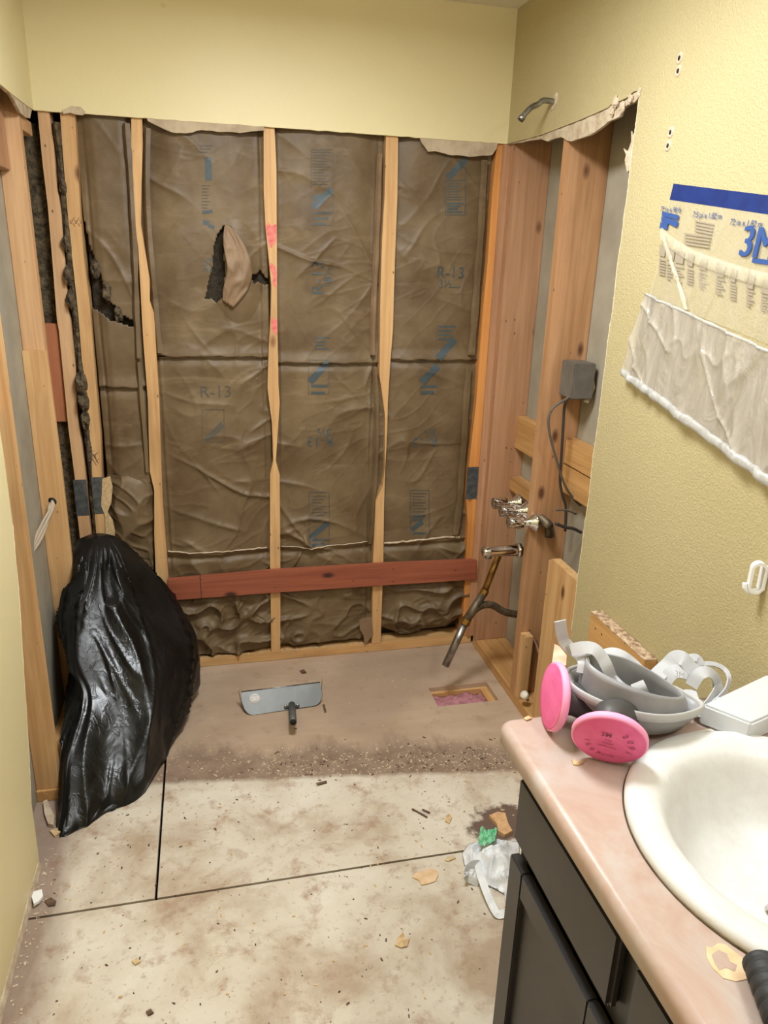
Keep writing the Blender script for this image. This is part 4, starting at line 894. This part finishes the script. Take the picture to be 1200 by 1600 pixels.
def free(r):
    def f():
        while 1:
            x, y = random.uniform(r[0], r[1]), random.uniform(r[2], r[3])
            if not (HX0-.01 < x < HX1+.01 and HY0-.01 < y < HY1+.01): return x, y
    return f
crumbs('grit', 260, free((.02, 1.22, -2.1, -.75)), 'chip_dark', 'dark grit scattered over the white floor', .0008, .0022)
crumbs('grit', 200, free((.02, 1.35, -1.9, -.75)), 'chip', 'tan grit scattered over the white floor', .0010, .0026)
crumbs('grit', 90, free((.42, 1.5, -.6, -.02)), 'chip', 'pale grit scattered on the brown floor under the studs', .0010, .0024)
crumbs('grit', 110, free((.30, 1.10, .015, .03)), 'chip', 'chips lying on the back wall bottom plate', .0015, .0035, z=.0385)
crumbs('grit', 90, lambda: (-.012+abs(random.gauss(0, .018)), random.uniform(-1.7, -.87)), 'gypsum', 'plaster crumbs along the foot of the left wall', .0008, .0028)

# ================================================================== VANITY
va = thing('vanity_cabinet', (1.28, -2.35, 0), 'dark brown-grey painted bathroom vanity cabinet under the pink counter', 'cabinet')
XC = 1.000; YV0, YV1 = -1.725, -3.2; ZT = .7485
link('carcass', MB().box((XC+.02, YV1, .09), (W-.002, YV0-.004, .60)).box((XC+.02, YV1, .60), (XC+.04, YV0-.004, ZT)).box((XC+.04, YV0-.024, .60), (W-.002, YV0-.004, ZT)).box((XC+.04, YV1, .60), (W-.002, YV1+.02, ZT)), 'cab', va)
link('toe_kick', MB().box((XC+.08, YV1+.01, .0005), (W-.002, YV0-.02, .0895)), 'cab', va)
ff = MB()
for y0, y1 in ((YV0, YV0-.028), (-2.055, -2.105), (-2.44, -2.49), (YV1, YV1+.03)): ff.box((XC+.001, y0, .09), (XC+.0195, y1, ZT))
for z0, z1 in ((.09, .125), (.565, .605), (.735, ZT)): ff.box((XC+.002, YV1+.03, z0), (XC+.0195, YV0-.028, z1))
link('face_frame', ff, 'cab', va, bevel=.001)
def door(y0, y1, z0, z1, name='door'):
    r = .052; m = MB(); x0, x1 = XC-.019, XC
    m.box((x0, y0, z0), (x1, y0-r, z1)).box((x0, y1+r, z0), (x1, y1, z1)).box((x0+.0005, y0-r, z0), (x1, y1+r, z0+r)).box((x0+.0005, y0-r, z1-r), (x1, y1+r, z1))
    d_ = link(name, m, 'cab', va, bevel=.0025); link('door_panel', MB().box((x0+.011, y0-r+.002, z0+r-.002), (x1-.001, y1+r-.002, z1-r+.002)), 'cab', d_); return d_
def drawer(y0, y1, z0, z1):
    m = MB().box((XC-.019, y0, z0), (XC, y1, z1)); return link('drawer_front', m, 'cab', va, bevel=.006)
drawer(YV0-.002, -2.062, .603, .738); door(YV0+.002, -2.068, .105, .563)
drawer(-2.100, -2.445, .603, .738); door(-2.095, -2.445, .105, .563)
drawer(-2.485, -2.83, .603, .738); door(-2.485, -2.83, .105, .563)
# counter: slab with rounded front and an oval hole for the sink
ct_ = thing('countertop', (1.27, -2.4, .75), 'pink marbled laminate countertop with a rounded front edge', 'countertop')
XF, YL = .972, -1.628; SC_, SA, SB = Vector((1.2965, -2.01, 0)), .241, .262
def cprof():   # rounded outline offsets (inset, z)
    r = .016; return [(r*.9+.004, .7495), (.006, .7495), (.0, .756), (0, CH-r)]+[(r-r*math.cos(a), CH-r+r*math.sin(a)) for a in [math.pi/2*k/6 for k in range(1, 7)]]
def outline(ins, n_=26):
    rc = .03; o_ = []; x0, y0 = XF+ins, YL-ins; r = rc-min(ins, .02)
    pts = [(W-.001, y0)]; 
    for k in range(9): a = math.pi/2+math.pi/2*k/8; pts.append((x0+r+r*math.cos(a), y0-r+r*math.sin(a)))
    pts.append((x0, YV1)); pts.append((W-.001, YV1)); return pts
rs = [[Vector((x, y, z)) for x, y in outline(i)] for i, z in cprof()]
m = MB().rings(rs, cap=False)
# top face with hole: fan between resampled outline and the ellipse
def resample(P, n_, c):
    res = []
    for k in range(n_):
        a = 2*math.pi*k/n_; d_ = Vector((math.cos(a), math.sin(a))); best = None
        for i in range(len(P)):
            p, q = Vector(P[i]), Vector(P[(i+1) % len(P)]); e = q-p; den = d_.x*e.y-d_.y*e.x
            if abs(den) < 1e-9: continue
            w_ = p-Vector((c.x, c.y)); t_ = (w_.x*e.y-w_.y*e.x)/den; s_ = (w_.x*d_.y-w_.y*d_.x)/den
            if t_ > 0 and -1e-6 <= s_ <= 1+1e-6 and (best is None or t_ < best): best = t_
        res.append(Vector((c.x, c.y))+d_*best)
    return res
PO = outline(.016); ro = resample(PO, 900, SC_)
ri = [(SC_.x+SA*.90*math.cos(2*math.pi*k/900), SC_.y+SB*.90*math.sin(2*math.pi*k/900)) for k in range(900)]
m.rings([[Vector((x, y, CH)) for x, y in ro], [Vector((x, y, CH)) for x, y in ri], [Vector((x, y, .752)) for x, y in ri]], cap=False, smooth=False)
link('slab', m, 'counter', ct_)
stn = [(1103, 1479), (1112, 1481), (1122, 1474), (1134, 1476), (1146, 1486), (1160, 1497), (1172, 1514), (1168, 1530), (1150, 1534), (1130, 1529), (1114, 1514), (1104, 1497)]
link('worn_patch', MB().prism([at(u, v, 2, CH+.0002) for u, v in stn], (0, 0, .0006)), 'stain', ct_)
link('worn_patch', MB().prism([at(u, v, 2, CH+.0009) for u, v in ((1112, 1492), (1122, 1484), (1136, 1490), (1140, 1502), (1152, 1508), (1148, 1518), (1134, 1512), (1124, 1516), (1116, 1504))], (0, 0, .0003)), 'counter', ct_)
# sink
sk_ = thing('sink', (SC_.x, SC_.y, .65), 'white oval drop-in sink, dusty, in the pink counter', 'sink')
prof = [(1.0, CH+.0005), (1.004, CH+.006), (.995, CH+.012), (.97, CH+.016), (.92, CH+.0175), (.86, CH+.0165), (.80, CH+.012), (.765, CH+.003), (.73, CH-.012), (.68, CH-.045), (.60, CH-.085), (.48, CH-.115), (.30, CH-.130), (.12, CH-.135), (.02, CH-.136)]
rs = [[Vector((SC_.x+SA*k*math.cos(a), SC_.y+SB*k*math.sin(a), z)) for a in [2*math.pi*q/96 for q in range(96)]] for k, z in prof]
lo = [(.50, CH-.127), (.66, CH-.095), (.74, CH-.050), (.78, CH-.012), (.80, CH+.0003)]
m = MB().rings(rs, cap=False); link('basin', m, 'sink', sk_)
m = MB().rings([[Vector((SC_.x+SA*k*math.cos(a), SC_.y+SB*k*math.sin(a), z)) for a in [2*math.pi*q/96 for q in range(96)]] for k, z in ((1.006, CH+.0002), (1.012, CH+.0012), (1.0, CH+.002))], cap=False); link('sealant', m, 'bronze', sk_)
link('drain', MB().lathe((SC_.x, SC_.y, CH-.1355), (0, 0, 1), [(.022, 0), (.021, .002), (.012, .001)], 20), 'chrome', sk_)

# tray, tool, chips on the counter
tr = thing('plastic_tray', (1.44, -1.72, CH), 'upturned frosted white plastic tray behind the sink', 'tray')
def trap(x0, x1, y0, y1, z0, z1, ins, nm):
    v = [(x0, y0, z0), (x1, y0, z0), (x1, y1, z0), (x0, y1, z0), (x0+ins, y0-ins, z1), (x1-ins, y0-ins, z1), (x1-ins, y1+ins, z1), (x0+ins, y1+ins, z1)]
    return link(nm, MB().add(v, [(0, 3, 2, 1), (4, 5, 6, 7), (0, 1, 5, 4), (1, 2, 6, 5), (2, 3, 7, 6), (3, 0, 4, 7)]), 'tray', tr, bevel=.004)
tq = [at(1098, 1098, 2, .835), at(1200, 1050, 2, .835), at(1240, 1100, 2, .835), at(1175, 1128, 2, .835)]
def quadprism(q, z0, z1, grow, nm):
    c = sum(q, Vector())/4; lo_ = [c+(p-c)*grow for p in q]
    return link(nm, MB().add([Vector((p.x, p.y, z0)) for p in lo_]+[Vector((p.x, p.y, z1)) for p in q], [(0, 3, 2, 1), (4, 5, 6, 7), (0, 1, 5, 4), (1, 2, 6, 5), (2, 3, 7, 6), (3, 0, 4, 7)]), 'tray', tr, bevel=.004)
quadprism(tq, CH+.003, .832, 1.04, 'tray_body')
quadprism([Vector((p.x, p.y, 0)) for p in [at(1090, 1112, 2, CH), at(1118, 1096, 2, CH), at(1185, 1142, 2, CH), at(1160, 1160, 2, CH)]], CH+.0005, CH+.016, 1.0, 'tray_rim')
tl = thing('hand_grip', (1.10, -2.22, CH), 'black ribbed tool handle at the right edge of the counter', 'tool')
a_, b_ = at(1186, 1500, 2, CH+.022), at(1225, 1600, 2, CH+.022); dv = (b_-a_).normalized(); L = (b_-a_).length
pr = []
for k in range(41):
    t_ = k/40; r = .0205*(1 if t_ > .05 else .8+4*t_)*(1-.10*(1 if (k % 8) in (6, 7) else 0)); pr.append((r, L*t_))
link('grip', MB().lathe(a_, dv, pr, 20), 'foam', tl)
kn = at(1192, 1116, 2, CH+.02); m = MB().lathe(kn-Vector((0, 0, .0195)), (0, 0, 1), [(.008, 0), (.012, .01), (.0125, .03), (.009, .038), (.003, .040)], 18); tag(link('metal_knob', m, 'steel'), 'grey rounded knob beside the frosted tray at the right edge', 'tool')
shard('drywall_shard', [(1030, 1172), (1072, 1146), (1112, 1139), (1128, 1152), (1142, 1168), (1116, 1165), (1085, 1165), (1050, 1172)], .0015, 'pvc', 'flat cream paper piece between the respirator and the sink', z=CH+.0181 if False else CH+.0004)
shard('drywall_shard', [(862, 1040), (866, 1010), (874, 1014), (885, 1028), (884, 1044)], .006, 'gypsum', 'small pointed plaster shard behind the upright pink filter', z=CH+.05)
shard('wood_chip', [(893, 1188), (900, 1191), (912, 1190), (909, 1195), (902, 1197), (896, 1196)], .003, 'chip', 'tan crumb in front of the pink filter on the counter', z=CH+.0003)
shard('wood_chip', [(818, 1124), (825, 1120), (831, 1124), (822, 1127)], .003, 'chip', 'tan crumb at the rounded corner of the counter', z=CH+.0003)
bpy.data.objects['drywall_shard.003'].location += Vector((0, 0, 0))

# ================================================================== RESPIRATOR
rp = thing('respirator', (1.18, -1.70, CH), 'grey half-face respirator with two round pink filters on the counter', 'respirator')
def filt(c, nrm, R, nm='filter'):
    c = Vector(c); nrm = Vector(nrm).normalized()
    f = link(nm, MB().lathe(c-nrm*.011, nrm, [(R*.55, -.002), (R*.93, .0), (R*.985, .004), (R*.985, .012), (R*.93, .0145)], 56, cap=True), 'pink_rim', rp)
    link('filter_face', MB().lathe(c-nrm*.011, nrm, [(R*.945, .010), (R*.93, .0152), (R*.88, .0150), (R*.80, .0172), (R*.5, .0188), (R*.2, .0192), (.0005, .0193)], 56), 'pink', f)
    return f
el = -.36; hz_ = Vector((-.52, -.854, 0)); n1 = (hz_*math.cos(el)+Vector((0, 0, math.sin(el)))).normalized()
R1 = .0625
upv = Vector((0, 0, 1)); fu = (upv-n1*upv.dot(n1)).normalized(); fr_ = fu.cross(n1)
c1 = at(952, 1155, 2, CH+R1*.95)
F1 = filt(c1, n1, R1)
m = MB(); fs_ = c1+n1*.0095
text_on(m, '3M', .014, fs_+fu*.022-fr_*.006, fr_, fu, n1, .02)
def arc(body, r, a0, da, size, flip=False):
    for i, ch in enumerate(body):
        a = a0-da*i; o_ = fs_-n1*.0004+(fr_*math.cos(a)+fu*math.sin(a))*r; rot = a-math.pi/2 if not flip else a+math.pi/2
        e1_ = fr_*math.cos(rot)+fu*math.sin(rot); e2_ = -fr_*math.sin(rot)+fu*math.cos(rot); text_on(m, ch, size, o_, e1_, e2_)
arc('2091', .035, .85, .42, .015); arc('1607', .035, math.pi+.05, -.36, .013, True)
for k in range(4): text_on(m, ('P100', 'NIOSH', 'APPROVED', '-----')[k], .006, fs_+fu*(.008-.0085*k)-fr_*.002, fr_+fu*-.12, fu+fr_*.12)
text_on(m, 'NIOSH', .008, fs_-fu*.033, fr_, fu)
link('filter_print', m, 'ink', F1, recalc=False)
vd = (at(862, 1087, 1, -1.68)-CAM).normalized(); lf_ = Vector((-vd.y, vd.x, 0)).normalized(); bk = Vector((-vd.x, -vd.y, 0)).normalized(); n2 = (bk*math.cos(math.radians(72))+lf_*math.sin(math.radians(72))+Vector((0, 0, .14))).normalized()
c2 = at(864, 1088, 2, CH+R1*.96+.003); F2 = filt(c2, n2, R1)
# facepiece: bowl with oval rim opening upward; long axis across the view
ax = Vector((.93, -.30, .0)).normalized(); ay = Vector((.30, .93, 0)).normalized()
fc = at(985, 1083, 2, CH+.068)
def egg(a, k, z, lift=0, k2=None):
    ca, sa = math.cos(a), math.sin(a); lx = .128*(1 if ca > 0 else .92); ly = .074*(1-.42*max(0, ca)**2)
    return fc+ax*(ca*lx*k)+ay*(sa*ly*(k2 or k))+Vector((0, 0, z+lift*ca))
AN = [2*math.pi*k/72 for k in range(72)]
bowl = [(.30, -.066), (.55, -.060), (.78, -.043), (.92, -.020), (.985, -.006), (1.0, .0), (.985, .005), (.93, .004), (.86, -.006), (.78, -.026), (.60, -.046), (.25, -.056)]
link('facepiece', MB().rings([[egg(a, k, z, -.018*(k > .7)) for a in AN] for k, z in bowl]), 'rubber', rp)
link('rim_cushion', MB().rings([[egg(a, 1.0+.045*math.cos(t), .009*math.sin(t)+.001, -.018) for a in AN] for t in [2*math.pi*q/12 for q in range(13)]], cap=False), 'rubber_light', rp)
# inner face seal: a taller wall standing inside the rim
seal = [(.82, -.020), (.79, .008), (.75, .030), (.725, .041), (.70, .039), (.705, .012), (.70, -.020)]
def sealp(a, k, z): return egg(a, k, z*(1-.55*max(0, math.cos(a)))*(1+.25*max(0, -math.cos(a))), -.012)
link('face_seal', MB().rings([[sealp(a, k, z) for a in AN] for k, z in seal], cap=False), 'rubber', rp)
link('inner_cup', MB().rings([[egg(a, k, z) for a in AN] for k, z in ((.66, -.030), (.45, -.040), (.05, -.046))], cap=True), 'rubber_in', rp)
link('filter_mount', MB().tube([c1-n1*.012, c1-n1*.045, fc+Vector((-.01, -.02, -.03))], [.030, .030, .032], 20), 'rubber_in', rp)
link('filter_mount', MB().tube([c2-n2*.012, c2-n2*.04, fc+Vector((-.05, .0, -.028))], [.030, .030, .032], 20), 'rubber_in', rp)
link('exhale_valve', MB().lathe(fc+Vector((-.01, -.01, -.0665)), (0, 0, 1), [(.026, 0), (.030, .004), (.030, .016), (.02, .018)], 24), 'rubber_in', rp)
def strap(L, w, side, name='strap', mat='strap', th=.0022):
    w = w*1.25
    pts = smooth_path([at(u, v, 1, y) for u, v, y in L], 7); sd = []; prev = None
    zm = CH+.008+w*.32; pts = [p if p.z > zm else CAM+(p-CAM)*((zm-CAM.z)/(p.z-CAM.z)) for p in pts]
    for i, p in enumerate(pts):
        t = (pts[min(i+1, len(pts)-1)]-pts[max(i-1, 0)]).normalized(); g = Vector(side).normalized(); g = (g-t*g.dot(t)); c_ = t.cross(Vector((-.45, -.75, .55)))
        if c_.dot(g) < 0: c_ = -c_
        if prev is not None and c_.dot(prev) < 0: c_ = -c_
        q_ = (c_*.8+g*.35).normalized(); prev = q_; sd.append(q_)
    return link(name, MB().ribbon(pts, sd, w, th), mat, rp)
sv = Vector((.6, .2, .75))
strap([(875, 970, -1.62), (876, 976, -1.62), (878, 990, -1.62), (882, 1002, -1.62), (892, 1014, -1.63), (904, 1022, -1.64), (912, 1034, -1.66), (910, 1052, -1.67)], .017, (.9, .0, .45))
0 and link('strap_end', MB().lathe(at(877, 975, 1, -1.62), (0, -1, .2), [(.0085, 0), (.0085, .002)], 16, sq=1.4), 'strap', rp)
strap([(892, 1016, -1.64), (910, 1012, -1.65), (928, 1014, -1.66), (941, 1028, -1.67), (950, 1046, -1.68), (958, 1064, -1.68), (974, 1079, -1.67)], .018, (.75, -.5, .45))
strap([(940, 1040, -1.58), (944, 1026, -1.58), (958, 1021, -1.58), (975, 1027, -1.59), (991, 1040, -1.60), (1006, 1058, -1.62), (1016, 1078, -1.64)], .020, (.15, -.85, .5))
strap([(958, 1027, -1.60), (954, 1040, -1.62), (955, 1056, -1.64), (966, 1070, -1.66), (980, 1080, -1.67)], .016, (.9, 0, .4))
strap([(926, 1062, -1.66), (936, 1063, -1.65), (950, 1071, -1.64), (968, 1079, -1.64), (990, 1082, -1.65)], .015, (.1, -.6, .8))
strap([(995, 1066, -1.70), (1001, 1078, -1.71), (1008, 1093, -1.71), (1016, 1106, -1.715), (1026, 1117, -1.72), (1044, 1116, -1.715)], .019, (.85, -.45, .15))
link('buckle', MB().box(at(1003, 1105, 1, -1.722), at(1021, 1099, 1, -1.716)), 'rubber_light', rp, bevel=.0008)
strap([(958, 1092, -1.69), (970, 1086, -1.695), (985, 1090, -1.70), (1002, 1097, -1.705)], .012, (0, -.7, .7), mat='rubber')
link('snap', MB().lathe(at(1048, 1114, 1, -1.72), (-.3, -.6, .7), [(.007, 0), (.0065, .003), (.003, .005)], 16), 'chrome', rp)
link('snap', MB().lathe(at(1058, 1114, 1, -1.715), (-.3, -.6, .7), [(.006, 0), (.0055, .003), (.003, .004)], 16), 'chrome', rp)
# crown harness to the right
Y_ = -1.58
strap([(1013, 1072, Y_-.03), (1028, 1054, Y_-.01), (1043, 1040, Y_), (1056, 1028, Y_), (1068, 1030, Y_-.01), (1078, 1042, Y_-.02), (1090, 1052, Y_-.03)], .024, (.5, -.8, .35), 'crown_strap')
strap([(1040, 1062, Y_-.02), (1052, 1050, Y_-.02), (1066, 1050, Y_-.025), (1080, 1056, Y_-.03)], .022, (.25, -.8, .6), 'crown_strap')
strap([(1080, 1072, Y_-.05), (1092, 1054, Y_-.05), (1106, 1050, Y_-.05), (1118, 1060, Y_-.05), (1120, 1078, Y_-.05), (1110, 1096, Y_-.06), (1096, 1114, Y_-.08)], .019, (.35, -.85, .3), 'crown_strap')
strap([(1078, 1078, Y_-.04), (1084, 1096, Y_-.06), (1088, 1108, Y_-.08), (1090, 1120, Y_-.09)], .017, (.85, -.4, .1), 'crown_strap')
strap([(1072, 1030, Y_+.01), (1088, 1028, Y_+.01), (1096, 1040, Y_)], .014, (.5, -.7, .5), 'crown_strap')
strap([(1086, 1046, Y_), (1098, 1038, Y_+.01), (1116, 1038, Y_+.01), (1132, 1046, Y_), (1139, 1060, Y_-.02), (1134, 1078, Y_-.04), (1120, 1094, Y_-.06), (1100, 1116, Y_-.08)], .008, (.2, -.9, .4), 'crown_strap', th=.003)
link('slide_buckle', MB().box(at(1116, 1100, 2, CH+.016), at(1124, 1098, 2, CH+.028)), 'chrome_dull', rp, bevel=.001)
m = MB(); e_x = (Rt*.97-Up*.1); text_on(m, '3M', .018, at(1062, 1055, 1, Y_-.045), (.95, -.1, -.35), (.2, .5, .84)); link('harness_print', m, 'rubber_light', rp, recalc=False)

# ================================================================== LAMPS (outside the frame)
vl = thing('vanity_light', (W-.05, -2.35, 2.03), 'chrome vanity light bar with four bare globe bulbs above the sink', 'lamp')
link('bar', MB().box((W-.04, -2.84, 2.03), (W-.001, -2.10, 2.12)), 'chrome', vl, bevel=.004)
em = bpy.data.materials.new('lit bulb'); em.use_nodes = True; nt = em.node_tree; nt.nodes.clear(); e_ = nt.nodes.new('ShaderNodeEmission'); oo = nt.nodes.new('ShaderNodeOutputMaterial'); nt.links.new(e_.outputs[0], oo.inputs[0])
e_.inputs[0].default_value = (.90, .95, 1, 1); rb_ = .045; e_.inputs[1].default_value = BULB_W/(4*math.pi*rb_**2*math.pi)*1.0
for i in range(4):
    y = -2.22-i*.16; link('bulb_socket', MB().lathe((W-.041, y, 2.075), (-1, 0, 0), [(.03, 0), (.028, .05), (.02, .13)], 20), 'chrome', vl)
    link('globe_bulb', MB().lathe((W-.21, y, 2.075), (1, 0, 0), [(rb_*math.sin(t), -rb_*math.cos(t)) for t in [.02+3.1*k/14 for k in range(15)]], 20), em, vl)
cf = thing('fill_light', (.74, -1.20, H-.06), 'added round fill light under the ceiling, unseen, brightening the alcove', 'lamp')  # invented fixture that carries the added fill light
link('fill_light_pan', MB().lathe((.74, -1.20, H-.062), (0, 0, 1), [(.20, 0), (.24, .01), (.245, .0615)], 32), 'white_plastic', cf)

# groups for repeats
GR = {'wall_stud': 'bare wall studs of the stripped alcove', 'insulation_batt': 'paper-faced insulation batts between the studs', 'wood_chip': 'wood chips lying about', 'splinter': 'thin wood splinters on the floor', 'drywall_shard': 'small drywall and plaster pieces', 'power_cable': 'cables in the right wall cavity', 'blocking_block': 'blocking between the studs', 'bottom_plate': 'bottom plates of the stripped walls', 'torn_board_strip': 'torn strips left across the insulation', 'glass_wool_strip': 'glass wool in the narrow gaps', 'paper_scrap': 'kraft paper scraps'}
for o in S.objects:
    b_ = o.name.split('.')[0]
    if o.parent is None and b_ in GR and 'group' not in o: o['group'] = GR[b_]
